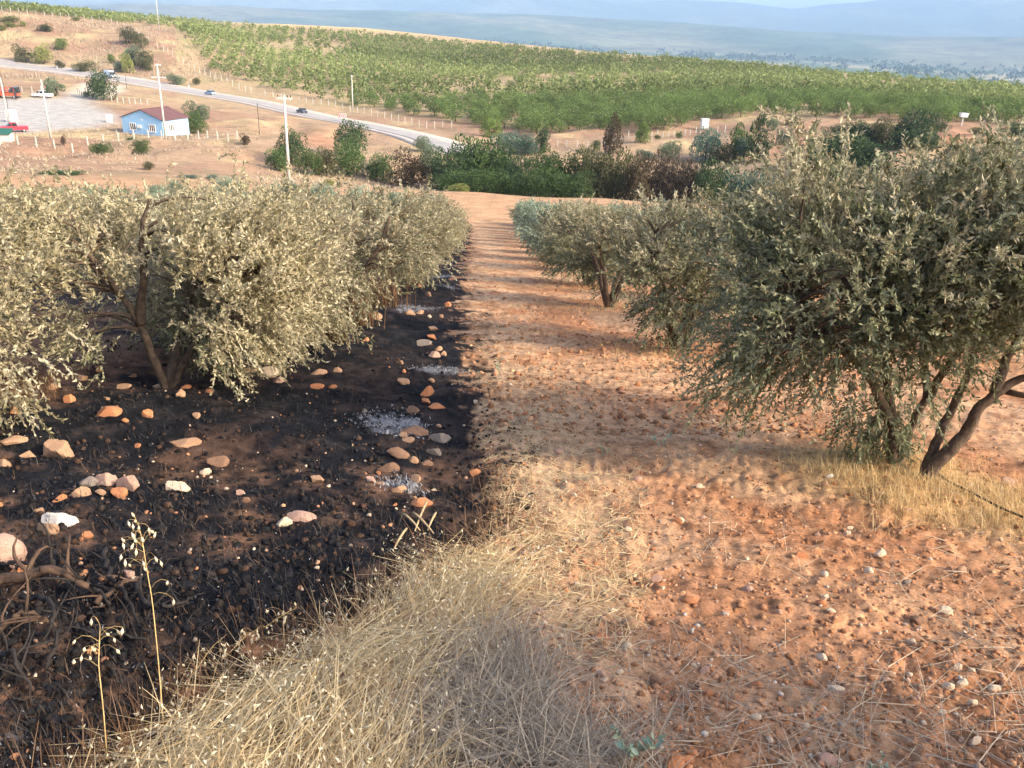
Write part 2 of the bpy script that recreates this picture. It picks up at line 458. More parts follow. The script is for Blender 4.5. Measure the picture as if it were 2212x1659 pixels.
    # valley floor: fields
    va = sstep(760, 1000, rr)
    fld = vnoise(x*.0040+np.floor(y*.0011)*3.7, y*.0016, 131)
    vcol = lerp(np.tile([.075, .12, .05], (len(x), 1)), (.30, .26, .15), sstep(.56, .62, fld))
    vcol = lerp(vcol, (.06, .10, .045), sstep(.55, .7, fbm(x*.002, y*.002, 133, 4))*.8)
    col = lerp(col, vcol, va)
    me = npmesh('ground', V, [Q, T], vcolmat('ground_earth'), col, smooth=True)
    return tag(link('ground', me), kind='structure')
ground()

def hills():
    th = np.radians(np.linspace(-48, 48, 420))
    def ridge(base, pts, rr0, rr1, amp, seed, name, c1, c2):
        P = np.array([(math.atan2(*(at(px, py, rr1)[:2])), at(px, py, rr1)[2]) for px, py in pts])
        top = np.interp(th, P[:, 0], P[:, 1])
        k = np.linspace(0, 1, 46)
        TT, K = np.meshgrid(th, k)
        prof = sstep(0, .8, K)**1.25
        Rr = rr0+(rr1-rr0)*K
        x = Rr*np.sin(TT); y = Rr*np.cos(TT)
        n = fbm(x*.0009, y*.0009, seed, 5, .55)-.5
        T2 = np.broadcast_to(top, TT.shape)
        z = base + (T2-base)*prof*(1+0*n) + n*amp*np.sin(np.pi*np.clip(K, 0, 1))*1.6 + (fbm(TT*60, K*0, seed+9, 3)-.5)*amp*.10*prof
        # back slope
        xb = (rr1*1.18)*np.sin(th); yb = (rr1*1.18)*np.cos(th); zb = np.full(len(th), base)
        V = np.vstack([np.stack([x.ravel(), y.ravel(), z.ravel()], 1), np.stack([xb, yb, zb], 1)])
        nr, nc = 47, len(th)
        i = np.arange(nr-1)[:, None]*nc; j = np.arange(nc-1)[None, :]
        Q = np.stack([i+j, i+j+1, i+nc+j+1, i+nc+j], -1).reshape(-1, 4)
        m = fbm(V[:, 0]*.0012, V[:, 1]*.0012, seed+3, 5)
        f = sstep(.42, .62, m)[:, None]
        me = npmesh(name, V, Q, HM, np.array(c1)*(1-f)+np.array(c2)*f, smooth=True)
        tag(link(name, me), kind='structure')
    HM = vcolmat('hill_cover', .004, .02, 0.0)
    ridge(-92, [(-700, 60), (-300, 30), (0, 12), (400, 18), (800, 22), (1100, 30), (1400, 44), (1700, 66), (1950, 78), (2212, 84), (2600, 90)], 4300, 7000, 60, 211, 'foothills', (.06, .095, .045), (.15, .15, .085))
    ridge(-95, [(-700, -70), (-300, -55), (0, -40), (500, -25), (900, -14), (1240, -4), (1340, 2), (1440, 8), (1560, 9), (1640, 16), (1710, 23), (1800, 17), (1900, 11), (2000, 11), (2080, 10), (2150, 4), (2212, -1), (2400, -12), (2700, -25)], 7200, 12000, 110, 223, 'mountains', (.055, .085, .05), (.10, .12, .07))
hills()

# ------------------------------------------------------------------ leaf machinery
def leaf_quads(P, D, L, W, rng, fold=.25):
    """diamond leaves at P along D, length L, width W"""
    n = len(P)
    D = D/(np.linalg.norm(D, axis=1)[:, None]+1e-9)
    A = rng.normal(size=(n, 3)); A -= (A*D).sum(1)[:, None]*D; A /= np.linalg.norm(A, axis=1)[:, None]+1e-9
    B = np.cross(D, A)
    L = np.broadcast_to(L, (n,))[:, None]; W = np.broadcast_to(W, (n,))[:, None]
    V = np.empty((n, 4, 3))
    V[:, 0] = P; V[:, 1] = P+D*L*.5+A*W*.5+B*W*fold; V[:, 2] = P+D*L; V[:, 3] = P+D*L*.5-A*W*.5+B*W*fold
    Fq = np.arange(n*4).reshape(n, 4)
    return V.reshape(-1, 3), Fq
def curve(a, b, bend, n=6):
    a = np.asarray(a, float); b = np.asarray(b, float)
    t = np.linspace(0, 1, n)[:, None]
    return a*(1-t)+b*t + np.asarray(bend)*(4*t*(1-t))

BARK = plain('olive_bark', (.115, .082, .058), .9, .4, 22, bump=.8)
BARK2 = plain('dark_bark', (.07, .052, .04), .9, .35, 10, bump=.6)
OL_G = leafmat('olive_leaf', (.085, .11, .042), (.41, .44, .28), ((.31, .255, .14), (.74, .655, .47)), trans=.3)
OL_B = leafmat('olive_leaf_silver', (.16, .225, .15), (.46, .55, .42), ((.27, .20, .10), (.48, .42, .28)), trans=.22)

def olive(seed, H=2.5, rx=1.15, ry=None, cx=0.0, cz=None, rz=None, ntarget=130, nsh=9, nlf=22, ll=.050, lw=.0145, stems=None, dry=lambda p, u: .5*u, extra=None, mat=None, droop=.5, skip=None):
    rng = np.random.default_rng(seed)
    ry = ry or rx; cz = cz if cz is not None else H*.55; rz = rz or H*.40
    wood = MB(); nodes = []
    if stems is None:
        stems = []
        k = rng.integers(3, 5)
        for i in range(k):
            a = 2*math.pi*(i+rng.uniform(-.3, .3))/k
            o = np.array([math.cos(a)*rx, math.sin(a)*ry, 0])
            b0 = np.array([rng.uniform(-.05, .05), rng.uniform(-.05, .05), -.05])
            p1 = b0+o*.16+[0, 0, H*.22]; p2 = np.array([cx*.4, 0, 0])+o*.30+[0, 0, H*.40]; p3 = np.array([cx, 0, 0])+o*.52+[0, 0, H*.60]; p4 = np.array([cx, 0, 0])+o*.62+[0, 0, H*.80]
            stems.append(([b0, p1, p2, p3, p4], .062))
    for pts, r0 in stems:
        P = np.array(pts, float)
        t = np.linspace(0, len(P)-1, len(P)*4)
        Q = np.stack([np.interp(t, range(len(P)), P[:, k]) for k in range(3)], 1)
        for _ in range(2): Q[1:-1] = (Q[:-2]+2*Q[1:-1]+Q[2:])/4
        Q[2:-1] += rng.normal(0, .006, (len(Q)-3, 3))
        wood.tube(Q, r0*np.linspace(1.15, .32, len(Q)), 7)
        nodes.append(Q[len(Q)//3:])
    N = np.vstack(nodes)
    # crown targets in lumps
    lump = rng.normal(size=(15, 3)); lump /= np.linalg.norm(lump, axis=1)[:, None]
    T = []
    while len(T) < ntarget:
        l = lump[rng.integers(15)]
        d = l+rng.normal(0, .30, 3); d /= np.linalg.norm(d)
        rad = rng.uniform(.35, 1.0)**.6*(1+.20*math.sin(5*d[0]+seed)+.16*math.cos(7*d[1]+2*d[2]+seed))
        p = np.array([cx+d[0]*rx*rad, d[1]*ry*rad, cz+d[2]*rz*rad])
        if p[2] < .28 or (skip and skip(p)): continue
        T.append(p)
    if extra is not None: T += [np.array(e, float) for e in extra]
    T = np.array(T)
    PP = []; DD = []; GG = []
    cen = np.array([cx, 0, cz-.15*H])
    for tpt in T:
        dd = np.linalg.norm(N-tpt, axis=1) + .5*np.clip(N[:, 2]-tpt[2]+.1, 0, 9)
        a = N[np.argmin(dd)]
        wood.tube(curve(a, tpt, [0, 0, .12*np.linalg.norm(tpt-a)], 5), np.linspace(.016, .004, 5), 4, False)
        out = tpt-cen; out /= np.linalg.norm(out)+1e-9
        tone = rng.uniform(-.26, .24)
        for s in range(nsh):
            b = tpt + rng.normal(0, .13, 3)
            d = out*.8 + rng.normal(0, .55, 3) + np.array([0, 0, .55 if tpt[2] > cz-.2*rz else -.25-droop*.5])
            d /= np.linalg.norm(d)+1e-9
            Ls = rng.uniform(.14, .34)
            t = np.linspace(.05, 1, nlf)
            sag = np.array([0, 0, -1.0])*(Ls*rng.uniform(.05, .3))
            Q = b + d*Ls*t[:, None] + sag*(t**2)[:, None]
            ld = d + rng.normal(0, .62, (nlf, 3)) - np.array([0, 0, .12])
            PP.append(Q); DD.append(ld)
            u = np.clip(rng.uniform(0, 1, nlf)**1.3*.62+.16+tone*1.15, 0, 1)
            g = np.clip(np.array([dry(q, rng.uniform()) for q in Q[::nlf]]).repeat(nlf)[:nlf] + rng.normal(0, .18, nlf), 0, 1)
            GG.append(np.stack([u, g, u*0], 1))
    PP = np.vstack(PP); DD = np.vstack(DD); GG = np.vstack(GG)
    V, Fq = leaf_quads(PP, DD, rng.uniform(.7, 1.25, len(PP))*ll, rng.uniform(.8, 1.3, len(PP))*lw, rng)
    return wood.mesh('trunk', BARK, True), npmesh('crown', V, Fq, mat or OL_G, np.repeat(GG, 4, 0))

def plant_olive(ms, p, rz, sc, label, group=None, name='olive_tree'):
    e = empty(name, p, rz)
    e.scale = (sc, sc, sc) if np.isscalar(sc) else sc
    tag(e, label, 'olive tree', group)
    link('trunk', ms[0], e); link('crown', ms[1], e)
    return e
def olives():
    s9 = 9.2/FPX
    # hero on the burned side: trunk as in the picture (x, z measured off the trunk foot)
    q = lambda X, Y, yy=0: [(X-355)*.0051, yy, (835-Y)*.0056]
    st = [([q(362, 842), q(340, 775), q(324, 705), q(300, 668), q(262, 640), q(235, 590, .1)], .043),
          ([q(326, 715), q(332, 672), q(346, 628), q(352, 560, -.05), q(372, 500)], .045),
          ([q(366, 842), q(388, 800), q(430, 735), q(480, 690), q(540, 640, .1)], .036),
          ([q(360, 838), q(372, 770, .25), q(390, 690, .45), q(420, 600, .6)], .045),
          ([q(300, 668), q(262, 585, -.15), q(240, 520, -.1)], .03)]
    dr = lambda p, u: .62+.35*u - .75*max(0, .95-p[2])*(abs(p[0]) < .7)
    ms = olive(11, H=1.85, rx=1.35, ry=1.15, cx=.12, cz=1.16, rz=.68, ntarget=230, nsh=14, nlf=25, ll=.044, lw=.016, stems=st, dry=dr, droop=.15, skip=lambda p: (p[1] < .55 and p[2] < 1.34 and -.50 < p[0] < .62) or (p[1] < -.5 and p[2] < 1.0),
               extra=[(x, y, z) for x, y, z in np.random.default_rng(3).uniform((-.1, .25, .35), (.5, .6, .8), (16, 3))])
    plant_olive(ms, ghit(355, 838), 0, 1.0, 'scorched olive tree with a bare forked trunk rising from blackened stony ground')
    dr = lambda p, u: .42+.5*u
    sc = [olive(20+i, H=1.95, rx=1.15, ry=1.15, ntarget=140, nsh=10, nlf=20, ll=.060, lw=.021, dry=dr, cz=1.06, rz=.80, droop=.8) for i in range(3)]
    near2 = olive(31, H=1.8, rx=1.2, ry=1.15, cz=.96, rz=.72, ntarget=220, nsh=14, nlf=24, ll=.044, lw=.016, dry=lambda p, u: .6+.4*u - .3*(p[0] > .8)*(p[2] < 1), droop=1.2)
    half = [olive(40+i, H=2.0, rx=1.02, ry=1.02, ntarget=125, nsh=11, nlf=20, ll=.058, lw=.020, cz=1.22, rz=.78, skip=lambda p: p[2] < .34, dry=lambda p, u: (.25+.6*u)*sstep(.7, 1.8, p[2])+.12*u) for i in range(3)]
    grn = [olive(50+i, H=1.9, rx=1.1, ry=1.1, ntarget=110, nsh=8, nlf=15, ll=.085, lw=.032, cz=1.02, rz=.78, mat=OL_B, dry=lambda p, u: .12*u) for i in range(2)]
    rng = np.random.default_rng(5)
    ORD = ['first', 'second', 'third', 'fourth', 'fifth', 'sixth', 'seventh', 'eighth', 'ninth', 'tenth', 'eleventh', 'twelfth', 'thirteenth', 'fourteenth', 'fifteenth']
    GB = 'scorched olive trees in the rows on the burned ground'
    LB = 'scorched olive tree with dry tan leaves in the rows on the burned side'
    # neighbours on the burned side
    plant_olive(near2, ghit(575, 762), .4, (1.0, 1.0, 1.0), 'scorched olive whose tan leaves hang to the ground beside the forked trunk tree')
    plant_olive(near2, ghit(-95, 890), 2.6, (1.0, 1.0, 1.02), 'scorched olive with low hanging crown beside the forked trunk, away from the dirt path')
    for i, (px, py) in enumerate(((745, 690), (842, 622), (900, 578), (938, 548), (958, 527))):
        plant_olive(sc[i % 3], ghit(px, py), 1.3*i, rng.uniform(.95, 1.08), ORD[i]+' scorched olive along the blackened strip, counted from the forked trunk tree', 'scorched olives along the blackened strip')
    base = hit(355, 838)
    for row in range(1, 6):
        x = base[0] - 4.6*row
        for k in range(14):
            y = 9.5+4.6*k + (2.0 if row % 2 else 0) + rng.uniform(-.5, .5)
            if y > 74: continue
            xx = x + rng.uniform(-.4, .4) - .02*y
            px, py = proj((xx, y, gz(xx, y)+2))
            if px < -260: continue
            far = y > 52
            plant_olive((grn[k % 2] if far else sc[(row+k) % 3]), (xx, y, gz(xx, y)-.03), rng.uniform(0, 6.28), rng.uniform(.84, .98),
                        'silvery green olive beyond the scorched rows, before the bare field' if far else LB, 'green olives at the far end of the left rows' if far else GB)
    for px, py in ((930, 488), (780, 470), (850, 480), (700, 462), (620, 452), (500, 445)):
        plant_olive(grn[int(px) % 2], ghit(px, py), px, 1.2, 'silvery green olive beyond the scorched rows, before the bare field', 'green olives at the far end of the left rows')
    # right side heroes
    q = lambda X, Y, yy=0: [(X-1925)*.0036, yy, (1010-Y)*.0041]
    st = [([q(1925, 1022), q(1905, 940), q(1875, 860), q(1838, 795), q(1770, 720, -.1)], .038),
          ([q(1935, 1020), q(1938, 950), q(1962, 885), q(1945, 800, .1), q(1905, 700, .1), q(1880, 600)], .034),
          ([q(1900, 935), q(1830, 845, -.1), q(1700, 760, -.2), q(1620, 700, -.2)], .035),
          ([q(1962, 885), q(1980, 800, -.1), q(1990, 690, -.1)], .03)]
    rr = np.random.default_rng(8)
    ex = [(x, y, z) for x, y, z in rr.uniform((-.32, -.1, .12), (.12, .3, .6), (11, 3))] + [(x, y, z) for x, y, z in rr.uniform((-1.6, -.4, .72), (-.75, .3, 1.1), (22, 3))]
    ms = olive(61, H=1.95, rx=.95, ry=.95, cx=-.46, cz=1.36, rz=.66, ntarget=185, nsh=14, nlf=27, ll=.040, lw=.0135, stems=st, extra=ex, droop=.1, skip=lambda p: p[2] < .86-.38*min(p[1], 0) - .12*(p[0] < -1.0),
               dry=lambda p, u: (.10+.80*u)*float(sstep(.95, 1.9, p[2]+.15*p[0]))+.10*u)
    plant_olive(ms, ghit(1925, 1016), 0, (1.03, 1.03, 1.09), 'green olive with low leafy suckers and twisted stems, left of the leaning forked trunk')
    q = lambda X, Y, yy=0: [(X-1990)*.0034, yy, (1035-Y)*.0039]
    st = [([q(1985, 1048), q(2022, 982), q(2052, 950), q(2060, 905), q(2088, 868), q(2130, 842), q(2205, 812, -.1), q(2290, 740, -.1)], .047),
          ([q(1992, 1040), q(2012, 985, .1), q(2034, 920, .15), q(2052, 860, .15), q(2062, 790, .2), q(2080, 680, .2)], .036),
          ([q(2088, 868), q(2110, 800, .1), q(2150, 720, .1)], .035), ([q(2110, 865), q(2160, 862, -.15), q(2230, 850, -.2)], .02)]
    ms = olive(63, H=2.1, rx=1.05, ry=1.0, cx=.55, cz=1.42, rz=.70, droop=.1, skip=lambda p: p[2] < 1.08-.32*min(p[1], 0), ntarget=185, nsh=14, nlf=26, ll=.040, lw=.0135, stems=st,
               dry=lambda p, u: (.05+.5*u)*float(sstep(1.2, 2.3, p[2]))+.06*u)
    plant_olive(ms, ghit(1990, 1045), 0, (1.05, 1.05, 1.12), 'green olive with a leaning forked trunk standing in golden dry grass')
    GR = 'olive trees of the row along the right edge of the dirt path'
    LR = 'grey green olive in the row edging the unburned side of the dirt path'
    for i, D in enumerate((11.0, 15.8, 20.4, 25.0)):
        x = (2.62 if i == 0 else 2.3)+rng.uniform(-.1, .1)
        plant_olive(half[i % 3], (x, D, gz(x, D)-.03), 1.7*i+.5, (rng.uniform(.92, 1.02),)*2+(rng.uniform(.88, .98),), ORD[i]+' grey green olive along the dirt path, counted from the sucker covered olive', GR)
    for i, D in enumerate((29.4, 33.8, 38.4, 42.6, 46.8, 51, 55, 59, 63, 67)):
        x = 2.3+rng.uniform(-.2, .2)
        plant_olive(grn[i % 2], (x, D, gz(x, D)-.03), 1.7*i, rng.uniform(.95, 1.1), ORD[i]+' silvery olive along the dirt path, counted from the last grey green one', 'silvery olives at the far end of the right rows')
    for row in range(1, 5):
        for k in range(15):
            y = 10.5+4.3*k+(1.6 if row % 2 else 0)+rng.uniform(-.4, .4)
            x = 2.6+5.0*row+rng.uniform(-.4, .4)
            if y > 66: continue
            px, py = proj((x, y, gz(x, y)+2))
            if px > 2500: continue
            far = y > 21
            sc_ = rng.uniform(1.0, 1.15)*(1.2 if row == 1 and y < 25 else 1)
            plant_olive((grn[k % 2] if far else half[(row+k) % 3]), (x, y, gz(x, y)-.03), rng.uniform(0, 6.28), sc_,
                        'silvery green olive towards the far end of the path' if far else 'grey green olive in the rows behind the leaning forked trunk',
                        'silvery olives at the far end of the right rows' if far else 'olives in the rows behind the leaning trunk')
    # trees of the same rows beside and behind the camera: they shade the foreground
    for x, y in ((3.7, .7), (4.9, -2.4), (8.0, -1.4), (5.2, -6.0), (9.5, -5)):
        plant_olive(half[int(x*7) % 3], (x, y, gz(x, y)-.03), x*3, 1.05, 'grey green olive shading the stony red soil across from the straw mat', 'olives shading the stony red soil')
olives()

# ------------------------------------------------------------------ road through the valley
def ribbon(name, P, half, lift, mat):
    P = np.asarray(P); t = np.linspace(0, len(P)-1, 160)
    Q = np.stack([np.interp(t, range(len(P)), P[:, k]) for k in (0, 1)], 1)
    for _ in range(12): Q[1:-1] = (Q[:-2]+2*Q[1:-1]+Q[2:])/4
    T = np.gradient(Q, axis=0); T /= np.linalg.norm(T, axis=1)[:, None]
    Nn = np.stack([-T[:, 1], T[:, 0]], 1)
    k = np.linspace(-1, 1, 7)*half
    G = Q[:, None, :]+Nn[:, None, :]*k[None, :, None]
    zc = zground(Q[:, 0], Q[:, 1])
    z = zground(G[..., 0].ravel(), G[..., 1].ravel()).reshape(G.shape[:2])
    z = np.maximum(z, zc[:, None]*.6+z*.4)+lift
    V = np.dstack([G, z]); Bv = V.copy(); Bv[..., 2] -= 1.2
    n, m = G.shape[:2]
    V2 = np.concatenate([V, Bv[:, :1], Bv[:, -1:]], 1).reshape(-1, 3); m2 = m+2
    F = []
    for i in range(n-1):
        a, b = i*m2, (i+1)*m2
        for j in range(m-1): F.append((a+j, a+j+1, b+j+1, b+j))
        F.append((a+m, a, b, b+m)); F.append((a+m-1, a+m+1, b+m+1, b+m-1))
    me = npmesh(name, V2, np.array(F), mat, smooth=False)
    tag(link(name, me), kind='structure')
    return Q, T
ribbon('road_shoulder', ROADP, 5.4, .12, plain('pale_gravel', (.50, .43, .37), .95, .15, .6))
ROADQ, ROADT = ribbon('road', ROADP, 2.9, .17, plain('worn_asphalt', (.36, .34, .325), .9, .10, .4))
def road_at(px):
    X, Y = proj(np.column_stack([ROADQ, zground(ROADQ[:, 0], ROADQ[:, 1])]))
    i = int(np.argmin(abs(X-px)))
    return ROADQ[i], math.atan2(ROADT[i][1], ROADT[i][0])

# ------------------------------------------------------------------ house
M_BLUE = plain('pale_blue_paint', (.33, .56, .80), .8, .05, 1.5)
M_WHITE = plain('white_paint', (.78, .78, .76), .6, .05, 4)
M_ROOF = plain('maroon_sheet_roof', (.15, .075, .072), .6, .10, 2)
M_GLASS = plain('dark_window_glass', (.03, .035, .045), .08, .1, 3, spec=.6)
M_CONC = plain('pale_concrete', (.56, .54, .50), .85, .12, 3)
def house():
    c = hit(352, 295)
    rz = math.radians(-17)
    h = empty('blue_house', (c[0], c[1]+.3, gz(c[0], c[1])-.05), rz)
    h.scale = (.80, .80, .80)
    tag(h, 'single storey pale blue house with maroon pitched roof beside the gravel yard', 'house')
    W, L, E, A = 9.6, 8.2, 3.1, 4.75      # gable wall on y = 0, near right corner at the origin
    cx = -W/2
    b = MB()
    prof = [(-W, -.6), (0, -.6), (0, E), (cx, A), (-W, E)]
    b.prism(prof, 0, L); b.build('wall', M_BLUE, h)
    r = MB()
    for sgn in (-1, 1):
        ex, ez = cx+sgn*(W/2+.35), E-.11
        n = 8
        for k in range(n):                  # sheet by sheet
            y0 = -.25+(L+.5)*k/n; y1 = -.25+(L+.5)*(k+1)/n-.03
            up = np.array([0, 0, .10+.012*(k % 2)])
            V = [np.array(p) for p in ((ex, y0, ez), (cx, y0, A+.02), (cx, y1, A+.02), (ex, y1, ez))]
            rr = MB(); rr.add(V+[v+up for v in V], [(3, 2, 1, 0), (4, 5, 6, 7), (0, 1, 5, 4), (1, 2, 6, 5), (2, 3, 7, 6), (3, 0, 4, 7)])
            if sgn == -1 and k == 0: roof = rr.build('roof', M_ROOF, h)
            else: rr.build('roof_sheet', M_ROOF, roof)
    MB().box((cx, L/2, A+.13), (.3, L+.5, .08)).build('ridge_cap', M_ROOF, roof)
    def window(x, z, w_, hh, side=False):
        wn = empty('window', (x, 0, z) if not side else (0, x, z)); wn.parent = h
        f = MB(); t = .07
        g = (lambda m, c_, d: m.box((c_[0], c_[1], c_[2]), d)) if not side else (lambda m, c_, d: m.box((-c_[1], c_[0], c_[2]), (d[1], d[0], d[2])))
        o = MB()
        for xx in np.linspace(-w_/2, w_/2, 4): g(o, (xx, -.03, 0), (t*1.6, .10, hh))
        for zz in (-hh/2, hh/2): g(o, (0, -.03, zz), (w_+.24, .12, t*1.8))
        me = o.mesh('frame', M_WHITE)
        bpy.data.objects.remove(wn)
        loc = (x, 0, z) if not side else (0, x, z)
        fr = link('window', me, h, loc=loc)
        for k in range(3):
            xx = -w_/2+w_/3*(k+.5)
            p_ = MB(); g(p_, (xx, -.012, 0), (w_/3-t*1.7, .02, hh-.14)); p_.build('pane', M_GLASS, fr)
        sll = MB(); g(sll, (0, -.08, -hh/2-.09), (w_+.3, .2, .06)); sll.build('sill', M_WHITE, fr)
    window(-W+2.55, 1.45, 1.35, 1.25); window(-2.45, 1.42, 1.35, 1.3); window(2.6, 1.45, 1.5, 1.25, True); window(6.6, 1.6, .7, .7, True)
    MB().box((-W+4.2, -.16, 1.55), (.85, .3, .6)).build('air_conditioner', M_WHITE, h)
    MB().box((cx, -.03, 2.9), (.5, .04, .3)).build('vent', M_WHITE, h)
house()

# ------------------------------------------------------------------ poles
def pole(px, py, h_, label, r0=.17, r1=.10, arm=1.6, armz=.5, arm2=False, d=None, rz=0.0, dark=False, group=None):
    p = at(px, py, d) if d else hit(px, py, 80)
    p = np.array([p[0], p[1], gz(p[0], p[1])])
    e = empty('utility_pole', p, rz); tag(e, label, 'pole', group)
    m = M_POST if dark else M_CONC
    MB().tube([(0, 0, -.5), (0, 0, h_)], [r0, r1], 10).build('shaft', m, e, True)
    if arm:
        a = MB(); a.box((0, 0, h_-armz), (arm, .16, .22)); ao = a.build('crossarm', M_CONC, e)
        for x in (-arm*.42, 0 if armz < .3 else arm*.2, arm*.42):
            MB().tube([(x, 0, h_-armz+.1), (x, 0, h_-armz+.2), (x, 0, h_-armz+.34)], [.03, .07, .05], 6).build('insulator', M_GLASS, ao)
        if arm2: MB().box((.1, 0, h_-.15), (.9, .16, .2)).build('crossarm', M_CONC, e)
    return e
M_POST = plain('dark_metal', (.06, .055, .05), .7, .2)
def top_h(px, ytop, p):
    d = math.hypot(p[0], p[1]); return at(px, ytop, d)[2]-gz(p[0], p[1])
for px, py, yt, d, lab, kw in (
    (626, 410, 205, 90, 'tall concrete pole with crossarm rising behind the scorched olives', dict(arm=1.55, armz=.35)),
    (358, 302, 138, None, 'concrete pole with two crossarms in front of the blue house', dict(arm=2.1, armz=1.9, arm2=True)),
    (111, 306, 172, None, 'plain grey concrete pole at the front edge of the gravel yard', dict(arm=0)),
    (22, 282, 168, 160, 'concrete pole with a black cable beside the red pickup', dict(arm=0)),
    (762, 238, 162, None, 'slim concrete pole at the orchard fence beyond the road', dict(arm=.7, armz=.2, r0=.2)),
    (343, 53, -30, 388, 'pale concrete pole on the crest of the dry hillside', dict(arm=1.5, armz=.5)),
    (274, 191, 159, None, 'thin dark post at the roadside by the gravel yard entrance', dict(arm=0, r0=.05, r1=.05, dark=True)),
    (560, 282, 222, None, 'thin dark pole on the dry slope below the road', dict(arm=0, r0=.06, r1=.05, dark=True))):
    p = at(px, py, d) if d else hit(px, py, 80)
    p = np.array([p[0], p[1], gz(p[0], p[1])])
    e = pole(px, py, top_h(px, yt, p), lab, d=math.hypot(p[0], p[1]), **kw)
    if px == 22: MB().tube(curve((.2, -.2, 0), (.12, -.1, 9), (.25, 0, 0), 8), .035, 5).build('cable', M_POST, e)

# ------------------------------------------------------------------ fences: each post a part
def fence(zpts, conv, label, hpost, wires=True, name='wire_fence', mat=None, w_=.14):
    P = []
    for q in zpts:
        p = hit(*conv(*q), 100); P.append((p[0], p[1], gz(p[0], p[1])))
    P = np.array(P); o = P[0]
    e = empty(name, o); tag(e, label, 'fence')
    me = MB().box((0, 0, hpost/2-.2), (w_, w_, hpost+.4), taper=.85).mesh('post', mat or M_CONC)
    for p in P: link('post', me, e, loc=p-o)
    if wires:
        for k in (.35, .65, .95):
            MB().tube(P-o+[0, 0, hpost*k], .012, 3, False).build('wire', M_POST, e)
z1 = lambda x, y: (x*.25, y*.25); z2 = lambda x, y: (553+x*.25, y*.25); z3 = lambda x, y: (1106+x*.25, y*.25); z4 = lambda x, y: (1659+x*.25, y*.25)
fence([(-180, 85), (-100, 90), (-30, 98), (22, 104), (95, 112), (165, 118), (238, 124), (310, 132), (385, 140), (455, 145), (525, 150), (597, 158), (660, 162), (730, 170), (798, 176), (865, 180), (918, 190), (967, 205), (1018, 222), (1075, 240), (1140, 275), (1205, 315), (1290, 365), (1360, 410), (1415, 445), (1455, 475), (1495, 500), (1540, 525), (1585, 550), (1635, 580), (1680, 600), (1725, 622), (1772, 650), (1820, 668), (1868, 685), (1915, 700), (1963, 720), (2012, 745), (2068, 768), (2122, 792), (2172, 810)], z1, 'white post fence along the crest of the dry hillside and down to the road', 2.0)
fence([(80, 830), (148, 842), (220, 855), (300, 868), (375, 880), (435, 888), (493, 898), (563, 908), (628, 918), (686, 928), (750, 942), (815, 955), (878, 966), (936, 978), (998, 995), (1052, 1008), (1112, 1020), (1172, 1035), (1232, 1048), (1288, 1062), (1347, 1075), (1410, 1092), (1475, 1098), (1543, 1098), (1613, 1098), (1690, 1104)], z2, 'white post fence along the orchard side of the road', 1.6)
fence([(393, 1275), (473, 1275), (563, 1272), (655, 1268), (730, 1258), (800, 1250), (870, 1242), (940, 1235), (1003, 1215), (1060, 1210), (1130, 1206), (1205, 1202), (1255, 1185), (1305, 1175), (1355, 1168), (1400, 1160), (1455, 1155), (1497, 1152), (1540, 1145), (1590, 1136), (1630, 1134), (1700, 1128), (1775, 1142), (1838, 1144)], z3, 'white post fence below the orchard, behind the brown cypress', 1.3)
fence([(10, 1290), (165, 1290), (322, 1288), (475, 1288), (627, 1292), (763, 1270), (900, 1256), (1030, 1250), (1165, 1250), (1290, 1240), (1403, 1238), (1520, 1248), (1627, 1230), (1720, 1222), (1797, 1214), (1885, 1242), (1975, 1252), (2055, 1245)], z1, 'white post fence in front of the blue house', 1.25)
fence([(968, 878), (1018, 888), (1068, 893), (1120, 898), (1170, 899), (1220, 903), (1275, 906)], z1, 'short white post fence behind the blue house', 1.2)
fence([(195, 800), (280, 803), (360, 800), (540, 770)], z1, 'few white posts behind the white pickup', 1.2)
fence([(672, 806), (690, 818), (708, 828), (726, 832), (745, 836)], z1, 'dark metal gate pickets at the yard entrance', 1.0, name='gate_fence', mat=M_POST, w_=.08)

